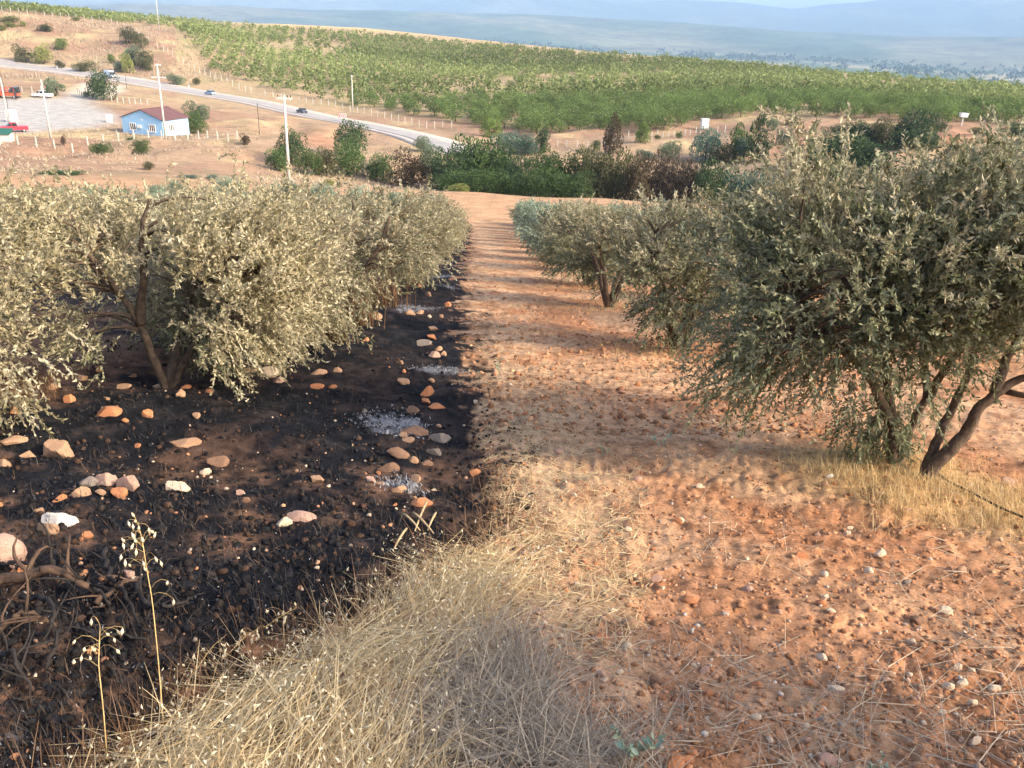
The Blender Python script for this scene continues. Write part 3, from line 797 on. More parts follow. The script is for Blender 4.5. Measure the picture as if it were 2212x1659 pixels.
# ------------------------------------------------------------------ vehicles
def vmat(name, rgb): return plain(name, rgb, .35, .04, 3, spec=.5)
M_TYRE = plain('tyre_rubber', (.02, .02, .02), .85, .1)
M_RIM = plain('wheel_metal', (.5, .5, .5), .4, .1, metal=.6)
M_LAMP = plain('lamp_lens', (.7, .7, .66), .2, .05)
def vehicle(p, rz, L, W, prof, cabin, paint, name, label, cat, wr=.32, axles=None, cargo=None, cargo_mat=None, sc=.80):
    """prof: body side profile (x forward, z); cabin: glass house profile"""
    e = empty(name, (p[0], p[1], p[2]), rz); e.scale = (sc,)*3; tag(e, label, cat)
    b = MB(); b.prism(prof, -W/2, W/2); body = b.build('body', paint, e)
    bv = body.modifiers.new('bevel', 'BEVEL'); bv.width = .06; bv.segments = 2
    g = MB(); g.prism(cabin, -W/2+.12, W/2-.12); g.build('window', M_GLASS, e)
    xs = [q[0] for q in cabin]; zt = max(q[1] for q in cabin)
    tops = [q[0] for q in cabin if q[1] > zt-.03]
    r = MB().box(((min(tops)+max(tops))/2, 0, zt+.02), (max(tops)-min(tops)+.12, W-.18, .06)); r.build('roof', paint, e)
    for x in ((min(xs)+max(xs))/2,):
        for sgn in (-1, 1): MB().box((x, sgn*(W/2-.11), (zt+min(q[1] for q in cabin))/2), (.09, .05, zt-min(q[1] for q in cabin))).build('pillar', paint, e)
    fx = max(q[0] for q in prof); rx = min(q[0] for q in prof)
    for x in axles or (fx-.8, rx+.8):
        for sgn in (-1, 1):
            t = MB(); y0 = sgn*(W/2-.12)
            t.tube([(x, y0-.11, wr), (x, y0+.11, wr)], wr, 16); wl = t.build('wheel', M_TYRE, e)
            MB().tube([(x, y0+sgn*.10-.02, wr), (x, y0+sgn*.10+.02, wr)], wr*.6, 12).build('rim', M_RIM, wl)
    for sgn in (-1, 1):
        MB().box((fx+.005, sgn*(W/2-.28), .68), (.05, .3, .16)).build('headlight', M_LAMP, e)
    MB().box((fx+.02, 0, .38), (.08, W-.2, .2)).build('bumper', M_POST, e)
    if cargo: MB().box(*cargo).build('cargo_box', cargo_mat or M_WHITE, e)
    return e
SED = [(-2.1, .28), (2.1, .28), (2.12, .62), (1.95, .80), (.95, .92), (-1.6, .96), (-2.1, .88)]
SEDC = [(.95, .91), (.35, 1.36), (-1.0, 1.38), (-1.65, .95)]
PKP = [(-2.5, .42), (2.4, .42), (2.42, .80), (2.25, 1.02), (1.15, 1.10), (-2.5, 1.08)]
PKPC = [(1.15, 1.09), (.55, 1.68), (-.55, 1.70), (-.72, 1.09)]
VAN = [(-2.4, .35), (2.4, .35), (2.42, .9), (2.2, 1.1), (-2.4, 1.15)]
def on(px, py, lift=0.0):
    p = hit(px, py, 100); return np.array([p[0], p[1], gz(p[0], p[1])+lift])
def vehicles():
    vehicle(on(30, 285), math.radians(214), 4.9, 1.75, PKP, PKPC, vmat('red_paint', (.55, .035, .06)), 'red_pickup', 'red pickup parked on the gravel yard near the shed', 'pickup')
    vehicle(on(92, 211), math.radians(176), 4.9, 1.75, PKP, PKPC, vmat('white_car_paint', (.80, .80, .80)), 'white_pickup', 'white pickup parked at the far edge of the gravel yard', 'pickup')
    t = vehicle(on(14, 212), math.radians(8), 7, 2.4, [(-3.6, .7), (3.2, .7), (3.2, 1.35), (-3.6, 1.35)], [(3.18, 1.4), (3.0, 2.75), (1.75, 2.8), (1.6, 1.4)], vmat('orange_red_paint', (.52, .10, .045)), 'orange_truck', 'orange red truck with a load bed at the edge of the gravel yard', 'truck', wr=.5, axles=(2.3, -2.1, -3.0))
    for k, x in enumerate((-3.3, -2.2, -1.1, 0, 1.1)):
        MB().box((x, -1.12, 1.95), (.12, .1, 1.2)).build('stake', bpy.data.materials['orange_red_paint'], t); MB().box((x, 1.12, 1.95), (.12, .1, 1.2)).build('stake', bpy.data.materials['orange_red_paint'], t)
    for z in (1.6, 2.0, 2.4):
        for sgn in (-1, 1): MB().box((-1.1, sgn*1.17, z), (4.6, .05, .2)).build('side_board', bpy.data.materials['orange_red_paint'], t)
    MB().box((-1.1, 0, 1.9), (4.2, 2.0, .9), taper=.8).build('load', plain('grey_load', (.4, .38, .38), .9, .3), t)
    q, a = road_at(238)
    vehicle((q[0], q[1], gz(*q)+.18), a, 5.4, 1.9, VAN, [(2.2, 1.1), (1.8, 1.95), (1.0, 2.0), (1.0, 1.1)], vmat('pale_van_paint', (.62, .68, .78)), 'box_van', 'pale box van driving on the road behind the round green tree', 'van', cargo=((-.75, 0, 1.65), (3.3, 1.95, 1.6)), cargo_mat=vmat('pale_blue_box', (.60, .70, .85)))
    q, a = road_at(458)
    vehicle((q[0], q[1], gz(*q)+.18), a+math.pi, 4.2, 1.72, SED, SEDC, vmat('blue_grey_paint', (.30, .46, .62)), 'blue_car', 'blue grey car on the road above the blue house', 'car')
    q, a = road_at(653)
    vehicle((q[0], q[1], gz(*q)+.18), a+math.pi, 4.4, 1.72, SED, SEDC, vmat('dark_navy_paint', (.04, .055, .09)), 'dark_car', 'dark navy car on the road beside the tall concrete pole', 'car')
vehicles()

def yard():
    # pair of white cabinets behind the red pickup
    for px in (22, 32):
        p = on(px, 264); e = empty('white_cabinet', p, .1)
        tag(e, 'tall white cabinet standing behind the red pickup', 'cabinet', 'white cabinets behind the red pickup')
        MB().box((0, 0, 1.0), (.75, .7, 2.0)).build('body', M_WHITE, e)
        MB().box((0, -.365, 1.0), (.66, .03, 1.85)).build('door', M_WHITE, e)
        MB().box((.24, -.39, 1.0), (.03, .03, .25)).build('handle', M_POST, e)
    p = on(2, 308); e = empty('garden_shed', p, .15); e.scale = (.55, .55, .55); tag(e, 'cream shed with a dark green roof below the red pickup', 'shed')
    MB().prism([(-2.3, -.5), (2.3, -.5), (2.3, 1.9), (-2.3, 1.9)], 0, 3).build('wall', plain('cream_render', (.66, .62, .52), .85, .08), e)
    rf = MB(); rf.add([(-2.5, -.3, 1.9), (2.5, -.3, 1.9), (2.5, 3.2, 3.1), (-2.5, 3.2, 3.1), (-2.5, -.3, 2.0), (2.5, -.3, 2.0), (2.5, 3.2, 3.2), (-2.5, 3.2, 3.2)], [(0, 3, 2, 1), (4, 5, 6, 7), (0, 1, 5, 4), (1, 2, 6, 5), (2, 3, 7, 6), (3, 0, 4, 7)])
    rf.build('roof', plain('green_sheet', (.03, .12, .09), .6, .1), e)
    for x in (-1.4, -.4, .6, 1.6): MB().box((x, -.02, .95), (.07, .05, 1.9)).build('batten', M_WHITE, e)
    MB().box((-1.9, -.03, 1.0), (.7, .05, 1.0)).build('window', M_GLASS, e)
    p = on(237, 264); e = empty('white_bin', p); tag(e, 'small white bin standing on the grass between yard and blue house', 'bin')
    MB().box((0, 0, .6), (.8, .7, 1.2), taper=1.08).build('body', M_WHITE, e); MB().box((0, 0, 1.24), (.9, .8, .08)).build('lid', M_WHITE, e)
    # chevron board on the bend
    p = on(740, 263); e = empty('chevron_sign', p, math.radians(-6)); tag(e, 'red and white chevron board at the road bend', 'road sign')
    red = plain('sign_red', (.62, .06, .05), .5, .05)
    MB().box((0, 0, 1.25), (1.75, .04, 1.0)).build('panel', M_WHITE, e)
    for x in (-.6, .6): MB().box((x, .05, .4), (.07, .07, 1.7)).build('post', M_CONC, e)
    for k in range(4):
        x = -.72+.44*k
        m = MB()
        for s in (1, -1):
            m.add([(x, -.03, 1.25), (x+.2, -.03, 1.25), (x-.0, -.03, 1.25+s*.44), (x-.2, -.03, 1.25+s*.44)], [(0, 1, 2, 3) if s > 0 else (3, 2, 1, 0)])
        m.build('chevron', red, e)
    # white things at the orchard edge
    p = on(1521, 276); e = empty('white_pump_box', p, .2); tag(e, 'white upright box by the fence below the orchard', 'box')
    MB().box((0, 0, 1.05), (1.5, .8, 2.0)).build('body', M_WHITE, e); MB().box((0, -.42, 1.0), (1.2, .04, 1.7)).build('door', M_WHITE, e); MB().box((0, 0, 2.1), (1.7, 1.0, .1)).build('lid', M_WHITE, e)
    p = on(2076, 274); e = empty('white_box_on_post', p); tag(e, 'small white box on a post above the red earth bank', 'box')
    MB().box((0, 0, .8), (.2, .2, 1.8)).build('post', M_CONC, e); MB().box((0, 0, 2.0), (1.3, .8, .7), taper=1.15).build('tank', M_WHITE, e); MB().box((0, 0, 2.4), (1.6, .95, .08)).build('lid', M_WHITE, e)
    p = on(887, 243); e = empty('water_riser', p); tag(e, 'pale pipe frame standing among the front orchard trees', 'pipe')
    for x in (-.4, .3): MB().tube([(x, 0, -.2), (x, 0, 1.6)], .07, 8).build('pipe', M_WHITE, e)
    MB().box((.35, 0, 1.85), (.5, .3, .7)).build('valve_box', vmat('pale_blue_box2', (.6, .72, .8)), e)
    for i, (px, py) in enumerate(((980, 322), (992, 323), (1000, 324), (408, 190), (124, 150))):
        p = on(px, py); e = empty('marker_post', p)
        tag(e, 'white roadside marker post' + (' beside the big hedge tree' if i < 3 else ' on the verge of the hillside road'), 'post', 'roadside marker posts by the hedge' if i < 3 else 'roadside marker posts on the hillside road')
        MB().box((0, 0, .5), (.22, .12, 1.3)).build('shaft', M_WHITE, e); MB().box((0, 0, .95), (.225, .125, .2)).build('band', M_POST, e)
yard()

# ------------------------------------------------------------------ person by the truck
def person():
    p = on(35, 217)
    e = empty('person', p, math.radians(20)); tag(e, 'person in dark clothes standing beside the orange red truck', 'person')
    J = {'pel': (0, 0, .95, .13), 'wst': (0, 0, 1.1, .125), 'chs': (0, .01, 1.35, .15), 'nck': (0, 0, 1.5, .06), 'hed': (0, -.02, 1.6, .085), 'crn': (0, -.01, 1.70, .095), 'top': (0, 0, 1.76, .06)}
    E = [('pel', 'wst'), ('wst', 'chs'), ('chs', 'nck'), ('nck', 'hed'), ('hed', 'crn'), ('crn', 'top')]
    for s, n in ((1, 'r'), (-1, 'l')):
        J.update({'sh'+n: (s*.19, 0, 1.42, .065), 'el'+n: (s*.26, .03, 1.14, .05), 'wr'+n: (s*.25, -.06, .88, .033), 'pm'+n: (s*.25, -.08, .80, .035),
                  'hp'+n: (s*.10, 0, .88, .10), 'kn'+n: (s*.12, -.02, .48, .065), 'an'+n: (s*.12, .02, .08, .045), 'to'+n: (s*.13, -.16, .04, .035)})
        E += [('chs', 'sh'+n), ('sh'+n, 'el'+n), ('el'+n, 'wr'+n), ('wr'+n, 'pm'+n), ('pel', 'hp'+n), ('hp'+n, 'kn'+n), ('kn'+n, 'an'+n), ('an'+n, 'to'+n)]
        for k, (dy, l) in enumerate(((-.045, .06), (-.02, .085), (.005, .09), (.03, .08), (.05, .06))):
            J['f%d%s' % (k, n)] = (s*.245, -.08+dy, .80-l, .009); E.append(('pm'+n, 'f%d%s' % (k, n)))
    ks = list(J); me = bpy.data.meshes.new('body')
    me.from_pydata([J[k][:3] for k in ks], [(ks.index(a), ks.index(b)) for a, b in E], [])
    o = link('body', me, e)
    o.modifiers.new('skin', 'SKIN'); o.modifiers.new('sub', 'SUBSURF').levels = 1
    for i, k in enumerate(ks):
        me.skin_vertices[0].data[i].radius = (J[k][3],)*2
        me.skin_vertices[0].data[i].use_root = (k == 'pel')
    me.materials.append(plain('dark_clothes', (.045, .04, .05), .9, .2, 8))
    hr = MB(); hr.tube([(0, 0, 1.69), (0, .01, 1.76), (0, .01, 1.81)], [.10, .095, .05], 10); hr.build('hair', M_POST, e, True)
person()

# ------------------------------------------------------------------ shrubs and trees of the background
def crown_mesh(seed, shape='round', n=3400, lf=.040, mat=None):
    """unit crown, 1 wide and 1 high, leaves on lumps"""
    rng = np.random.default_rng(seed)
    nl = {'round': 26, 'tall': 34, 'low': 24, 'ragged': 18, 'sparse': 12}[shape]
    Lc = []; Lr = []
    for i in range(nl):
        if shape == 'tall':
            h_ = (i+.5)/nl; rad = .42*math.sin(math.pi*min(1, .22+h_*.80))**.8; a = rng.uniform(0, 6.28)
            Lc.append((math.cos(a)*rad*.7, math.sin(a)*rad*.7, .06+h_*.88)); Lr.append(rng.uniform(.10, .17)*(1.2-h_*.6))
        else:
            d = rng.normal(size=3); d /= np.linalg.norm(d); k = rng.uniform(.35, .8)
            zc = .52 if shape != 'ragged' else .58
            c = np.array([d[0]*.40*k/.7, d[1]*.40*k/.7, zc+d[2]*.34*k/.7])
            Lc.append(c); Lr.append(rng.uniform(.10, .22)*(.8 if shape in ('ragged', 'sparse') else 1.0))
    Lc = np.array(Lc); Lr = np.array(Lr)
    pick = rng.choice(nl, n, p=Lr**2/(Lr**2).sum())
    d = rng.normal(size=(n, 3)); d /= np.linalg.norm(d, axis=1)[:, None]
    P = Lc[pick]+d*(Lr[pick]*rng.uniform(.55, 1.12, n)**.5)[:, None]
    lo, hi = np.percentile(P, 1.5, 0), np.percentile(P, 98.5, 0)
    P = (P-(lo+hi)/2)/(hi-lo)*[1, 1, .97]+[0, 0, .50]
    P[:, 2] = np.clip(P[:, 2], .005, 1.08)
    D = d+rng.normal(0, .6, (n, 3))+np.array([0, 0, .55])
    tone = rng.uniform(-.2, .2, nl)[pick]
    u = np.clip(rng.uniform(.15, .85, n)+tone, 0, 1)
    V, Fq = leaf_quads(P, D, rng.uniform(.7, 1.5, n)*lf*1.5, rng.uniform(.7, 1.3, n)*lf*.75, rng)
    return npmesh('crown', V, Fq, mat, np.repeat(np.stack([u, u*0, u*0], 1), 4, 0))
def stem_mesh(seed, multi=False):
    rng = np.random.default_rng(seed); m = MB()
    for i in range(4 if multi else 1):
        a = rng.uniform(0, 6.28)
        b = np.array([math.cos(a), math.sin(a), 0])*(.22 if multi else .05)
        m.tube(curve((0, 0, -.06), b+[0, 0, .62], b*.4, 6), np.linspace(.035, .012, 6)*(.7 if multi else 1), 6)
        for j in range(4):
            a2 = rng.uniform(0, 6.28); s0 = b*.6+[0, 0, rng.uniform(.25, .5)]
            m.tube(curve(s0, s0+[math.cos(a2)*.25, math.sin(a2)*.25, .28], (0, 0, .04), 4), np.linspace(.014, .005, 4), 4)
    return m.mesh('trunk', BARK2, True)
LM = {'hedge': leafmat('hedge_leaf', (.030, .058, .020), (.11, .18, .055)), 'dark': leafmat('dark_green_leaf', (.028, .055, .026), (.095, .15, .06)),
      'green': leafmat('mid_green_leaf', (.05, .09, .03), (.15, .23, .075)),
      'bright': leafmat('bright_green_leaf', (.09, .14, .03), (.24, .34, .09)),
      'yellow': leafmat('yellow_green_leaf', (.14, .16, .045), (.34, .37, .12)),
      'sage': leafmat('sage_leaf', (.10, .14, .085), (.25, .31, .19)),
      'teal': leafmat('teal_leaf', (.06, .115, .085), (.17, .26, .19)),
      'olive': leafmat('olive_brown_leaf', (.06, .07, .03), (.18, .18, .08)),
      'brown': leafmat('scorched_brown_leaf', (.06, .045, .026), (.18, .14, .08)),
      'burnt': leafmat('burnt_brown_leaf', (.045, .034, .026), (.14, .11, .075)),
      'orch': leafmat('orchard_leaf', (.115, .15, .045), (.30, .36, .13), trans=.35),
      'orchy': leafmat('orchard_leaf_pale', (.12, .155, .045), (.30, .35, .13)),
      'orchd': leafmat('orchard_leaf_deep', (.085, .14, .04), (.24, .33, .10), trans=.35)}
CM = {k: [crown_mesh(100+i*7+len(k), k) for i in range(3)] for k in ('round', 'tall', 'low', 'ragged', 'sparse')}
for k in CM:
    for me in CM[k]: me.materials.append(LM['green'])
SM = [stem_mesh(5), stem_mesh(6), stem_mesh(7, True), stem_mesh(8, True)]
_sc = [0]
def shrub(px, yt, yb, wpx, shape, mat, label, name='shrub', cat='shrub', group=None, d=None, lift=0.0):
    p = at(px, 300, d) if d else hit(px, yb, 98)
    dd = math.hypot(p[0], p[1])
    z0 = gz(p[0], p[1]); w_ = wpx*dd/FPX*1.0
    H = max(at(px, yt, dd)[2]-z0, .3)
    _sc[0] += 1; i = _sc[0]
    e = empty(name, (p[0], p[1], z0-.03*H), i*2.399); e.scale = (w_, w_, H*1.03); tag(e, label, cat, group)
    o = link('crown', CM[shape][i % 3], e)
    o.material_slots[0].link = 'OBJECT'; o.material_slots[0].material = LM[mat]
    link('trunk', SM[(2 if shape != 'round' else 0)+i % 2], e)
    return e
HS = 'on the dry hillside above the road'
SH = [
 # left hillside
 (21, 35, 48, 28, 'low', 'yellow', 'low yellow green shrub %s' % HS, 'A'), (22, 47, 58, 20, 'low', 'yellow', 'low yellow green shrub %s' % HS, 'A'), (5, 54, 67, 14, 'low', 'yellow', 'low yellow green shrub %s' % HS, 'A'),
 (51, 46, 57, 11, 'low', 'yellow', 'low yellow green shrub %s' % HS, 'A'), (98, 52, 68, 26, 'low', 'olive', 'wide olive green bush near the crest of the dry hillside', ''), (164, 36, 46, 15, 'low', 'yellow', 'small pale bush under the crest fence', ''),
 (133, 84, 109, 22, 'ragged', 'bright', 'bright yellow green bush alone on the bare middle of the hillside', ''), (52, 98, 134, 28, 'ragged', 'olive', 'olive green bush on the hillside just above the road', 'B'), (93, 96, 138, 28, 'ragged', 'yellow', 'tall yellow green bush on the hillside just above the road', ''),
 (131, 131, 147, 15, 'low', 'olive', 'olive green bush on the hillside just above the road', 'B'), (185, 132, 155, 34, 'low', 'olive', 'olive green bush on the hillside just above the road', 'B'),
 (279, 60, 95, 30, 'round', 'olive', 'dark round bush high on the dry hillside near the crest pole', ''), (306, 74, 103, 22, 'ragged', 'olive', 'smaller bush beside the dark round bush near the crest pole', ''),
 (286, 100, 138, 32, 'ragged', 'sage', 'bush of the thicket in the hillside gully above the road', 'C'), (311, 106, 146, 28, 'ragged', 'olive', 'bush of the thicket in the hillside gully above the road', 'C'), (277, 118, 157, 22, 'ragged', 'yellow', 'bush of the thicket in the hillside gully above the road', 'C'), (318, 122, 152, 20, 'ragged', 'olive', 'bush of the thicket in the hillside gully above the road', 'C'), (261, 133, 155, 20, 'low', 'sage', 'bush of the thicket in the hillside gully above the road', 'C'),
 (241, 118, 135, 13, 'ragged', 'bright', 'small bright green bush left of the hillside thicket', ''), (380, 160, 183, 28, 'low', 'sage', 'dry pale bush on the grassy verge across the road from the house pole', ''), (425, 168, 182, 14, 'low', 'olive', 'tiny olive bush on the grassy bank above the blue car', ''),
 # yard
 (224, 155, 215, 52, 'round', 'dark', 'round dark green tree at the yard entrance by the road', 'T'), (117, 170, 208, 32, 'sparse', 'sage', 'small sparse tree with dark trunk next to the white pickup', 'T'), (187, 197, 209, 14, 'low', 'sage', 'small grey bush by the yard entrance gate', ''),
 (418, 243, 287, 50, 'round', 'green', 'dense green bush against the right wall of the blue house', ''), (432, 222, 268, 46, 'ragged', 'sage', 'greyish tree behind the green bush at the blue house', 'T'),
 (222, 307, 341, 36, 'ragged', 'green', 'dark green bush on the dry bank below the house fence', 'D'), (306, 305, 334, 36, 'ragged', 'green', 'dark green bush on the dry bank below the house fence', 'D'), (284, 296, 307, 18, 'low', 'green', 'low green tuft at the foot of the house fence', ''), (139, 291, 319, 8, 'sparse', 'brown', 'thin dead brown sapling at the edge of the yard', ''),
 (130, 370, 402, 60, 'low', 'green', 'low green thicket on the bank behind the scorched olives', 'E'), (165, 376, 404, 40, 'low', 'green', 'low green thicket on the bank behind the scorched olives', 'E'), (322, 350, 367, 20, 'low', 'olive', 'small olive green bush on the bank below the house pole', ''), (410, 384, 402, 36, 'low', 'teal', 'low blue green bush on the bank behind the scorched olives', 'F'), (460, 378, 396, 26, 'low', 'teal', 'low blue green bush on the bank behind the scorched olives', 'F'), (530, 290, 318, 18, 'sparse', 'brown', 'dry brown bush near the end of the house fence', ''),
 # valley centre
 (632, 283, 352, 54, 'round', 'dark', 'dark green tree right behind the tall concrete pole', 'T'), (601, 318, 369, 44, 'ragged', 'green', 'green bush left of the tall concrete pole', ''), (664, 325, 379, 48, 'round', 'green', 'light green bush right of the tall concrete pole', ''), (705, 322, 382, 48, 'round', 'olive', 'brownish green bush between two green ones behind the olives', ''),
 (752, 302, 376, 68, 'round', 'green', 'large soft green bush below the dark tree by the road', ''), (760, 266, 332, 62, 'round', 'dark', 'dark green tree standing between the road and the soft green bush', 'T'),
 (826, 335, 395, 58, 'round', 'green', 'green bush at the near end of the hedge', ''), (879, 330, 408, 80, 'round', 'brown', 'brown scorched bush at the near end of the hedge', ''), (915, 296, 328, 34, 'round', 'sage', 'sage coloured bush at the road edge above the hedge', ''), (930, 316, 372, 46, 'ragged', 'sage', 'grey green bush between the brown bush and the hedge', ''), (711, 388, 414, 30, 'low', 'yellow', 'yellow green tuft on the bare field edge', ''), (990, 398, 420, 40, 'low', 'yellow', 'yellow green tuft at the end of the dirt path', ''), (800, 355, 385, 34, 'low', 'sage', 'pale low bush left of the hedge', ''),
 (1063, 252, 297, 38, 'ragged', 'bright', 'bright green bush at the corner of the orchard', ''), (1100, 288, 330, 60, 'round', 'teal', 'soft blue green bush behind the hedge', 'G'), (1135, 292, 332, 50, 'round', 'teal', 'soft blue green bush behind the hedge', 'G'), (1172, 275, 328, 28, 'ragged', 'dark', 'narrow dark bush behind the hedge', ''),
 (1386, 266, 312, 28, 'tall', 'bright', 'bright green upright bush right of the brown cypress', ''), (1287, 303, 321, 17, 'low', 'green', 'small green bush left of the brown cypress', ''), (1467, 283, 299, 12, 'round', 'green', 'small round green bush on the pale bank', ''), (1420, 291, 304, 12, 'low', 'olive', 'tiny bush under the orchard fence', ''), (1444, 306, 337, 42, 'low', 'sage', 'olive grey bush on the pale bank above the hedge', ''), (1393, 324, 338, 34, 'low', 'teal', 'low teal bush just above the hedge', ''),
 (1523, 281, 344, 60, 'round', 'teal', 'large round blue green bush on the pale bank', ''), (1562, 315, 349, 44, 'low', 'olive', 'low olive bush right of the round blue green one', ''), (1592, 272, 340, 46, 'ragged', 'green', 'light green tree left of the dark pine', 'T'), (1634, 252, 352, 46, 'tall', 'dark', 'tall dark pine on the bank', 'T'), (1600, 300, 345, 30, 'low', 'teal', 'teal bush at the foot of the dark pine', ''),
 (1690, 280, 312, 30, 'round', 'teal', 'grey teal bush on the reddish bank', ''), (1711, 252, 267, 26, 'low', 'olive', 'small bush at the orchard foot above the reddish bank', ''), (1668, 255, 285, 24, 'low', 'sage', 'dry sage bush right of the dark pine', ''),
 (1745, 315, 368, 96, 'round', 'teal', 'broad teal tree in front of the dark grove', 'T'), (1794, 307, 330, 24, 'low', 'bright', 'small bright bush before the dark grove', ''),
 (2187, 264, 292, 50, 'round', 'dark', 'dark rounded bush beyond the red earth bank', ''), (2056, 312, 345, 34, 'ragged', 'dark', 'dark green bush below the red earth bank', ''), (2030, 265, 285, 30, 'low', 'olive', 'olive bush on top of the red earth bank', ''), (2110, 275, 297, 30, 'low', 'olive', 'low bush beside the red earth bank', '')]
GN = {'A': 'low shrubs on the dry hillside', 'B': 'olive bushes above the road', 'C': 'bushes of the gully thicket', 'D': 'dark bushes below the house fence', 'E': 'green thicket behind the olives', 'F': 'low blue green bushes', 'G': 'soft bushes behind the hedge'}
for q in SH:
    t = q[7] == 'T'
    shrub(*q[:7], name='tree' if t else 'shrub', cat='tree' if t else 'shrub', group=GN.get(q[7]))
for px, yt, wpx, mt in ((1775, 300, 46, 'dark'), (1812, 270, 56, 'dark'), (1850, 262, 60, 'dark'), (1885, 268, 50, 'dark'), (1838, 300, 60, 'green'), (1878, 305, 50, 'dark'), (1945, 262, 46, 'dark'), (1978, 240, 60, 'dark'), (1960, 285, 50, 'dark'), (2000, 280, 36, 'teal'), (1905, 258, 36, 'olive'), (1822, 296, 90, 'dark'), (1870, 300, 90, 'dark'), (1795, 318, 60, 'green'), (1975, 282, 80, 'dark')):
    shrub(px, yt, 0, wpx*1.1, 'round', mt, 'dark green tree of the grove below the orchard', 'tree', 'tree', 'trees of the dark grove', d=(158 if yt < 290 else 134)+(px % 7))
# brown cypress
cy = shrub(1322, 250, 327, 36, 'tall', 'brown', 'brown dead cypress in front of the orchard', 'cypress', 'tree')
# hedge in the gully
for px, yt, wpx, sh, mt, lab in ((955, 345, 60, 'round', 'hedge', 'g'), (985, 322, 70, 'round', 'dark', 'g'), (1020, 302, 80, 'round', 'hedge', 'big'), (1055, 308, 80, 'round', 'hedge', 'g'), (1090, 325, 70, 'round', 'hedge', 'g'), (1125, 342, 60, 'round', 'dark', 'g'), (1160, 336, 60, 'round', 'hedge', 'g'), (1195, 334, 60, 'round', 'hedge', 'g'), (1230, 334, 60, 'round', 'hedge', 'g'), (1262, 328, 60, 'round', 'olive', 'g'),
     (1295, 328, 60, 'round', 'olive', 'o'), (1330, 332, 62, 'round', 'olive', 'o'), (1362, 340, 60, 'round', 'olive', 'o'), (1395, 340, 60, 'round', 'brown', 'b'), (1428, 340, 64, 'round', 'burnt', 'b'), (1462, 348, 60, 'round', 'burnt', 'b'), (1492, 354, 50, 'sparse', 'burnt', 'b'), (1520, 358, 44, 'sparse', 'burnt', 'b'), (1548, 352, 54, 'round', 'dark', 't'), (1580, 358, 54, 'round', 'dark', 't'), (1615, 372, 50, 'round', 'teal', 't'), (1660, 372, 60, 'round', 'teal', 't')):
    L = {'g': ('dense green tree of the hedge at the end of the path', 'green hedge trees'), 'o': ('olive brown tree of the hedge below the cypress', 'olive brown hedge trees'), 'b': ('burnt dark brown tree of the hedge', 'burnt hedge trees'), 't': ('dark teal tree at the right end of the hedge', 'teal hedge trees'), 'big': ('tallest green tree of the hedge at the end of the path', None)}[lab]
    shrub(px, yt, 0, wpx*1.15, sh, mt, L[0], 'hedge_tree', 'tree', L[1], d=108+(px*7 % 9))
for px, yt, wpx in ((965, 375, 60), (1000, 372, 60), (1040, 370, 60), (1080, 372, 60), (1120, 375, 60), (1165, 372, 60), (1210, 374, 60), (1255, 374, 60)):
    shrub(px, yt, 0, wpx*1.1, 'round', 'hedge', 'low green bush at the foot of the hedge', 'shrub', 'shrub', 'low bushes at the foot of the hedge', d=102+(px % 5))

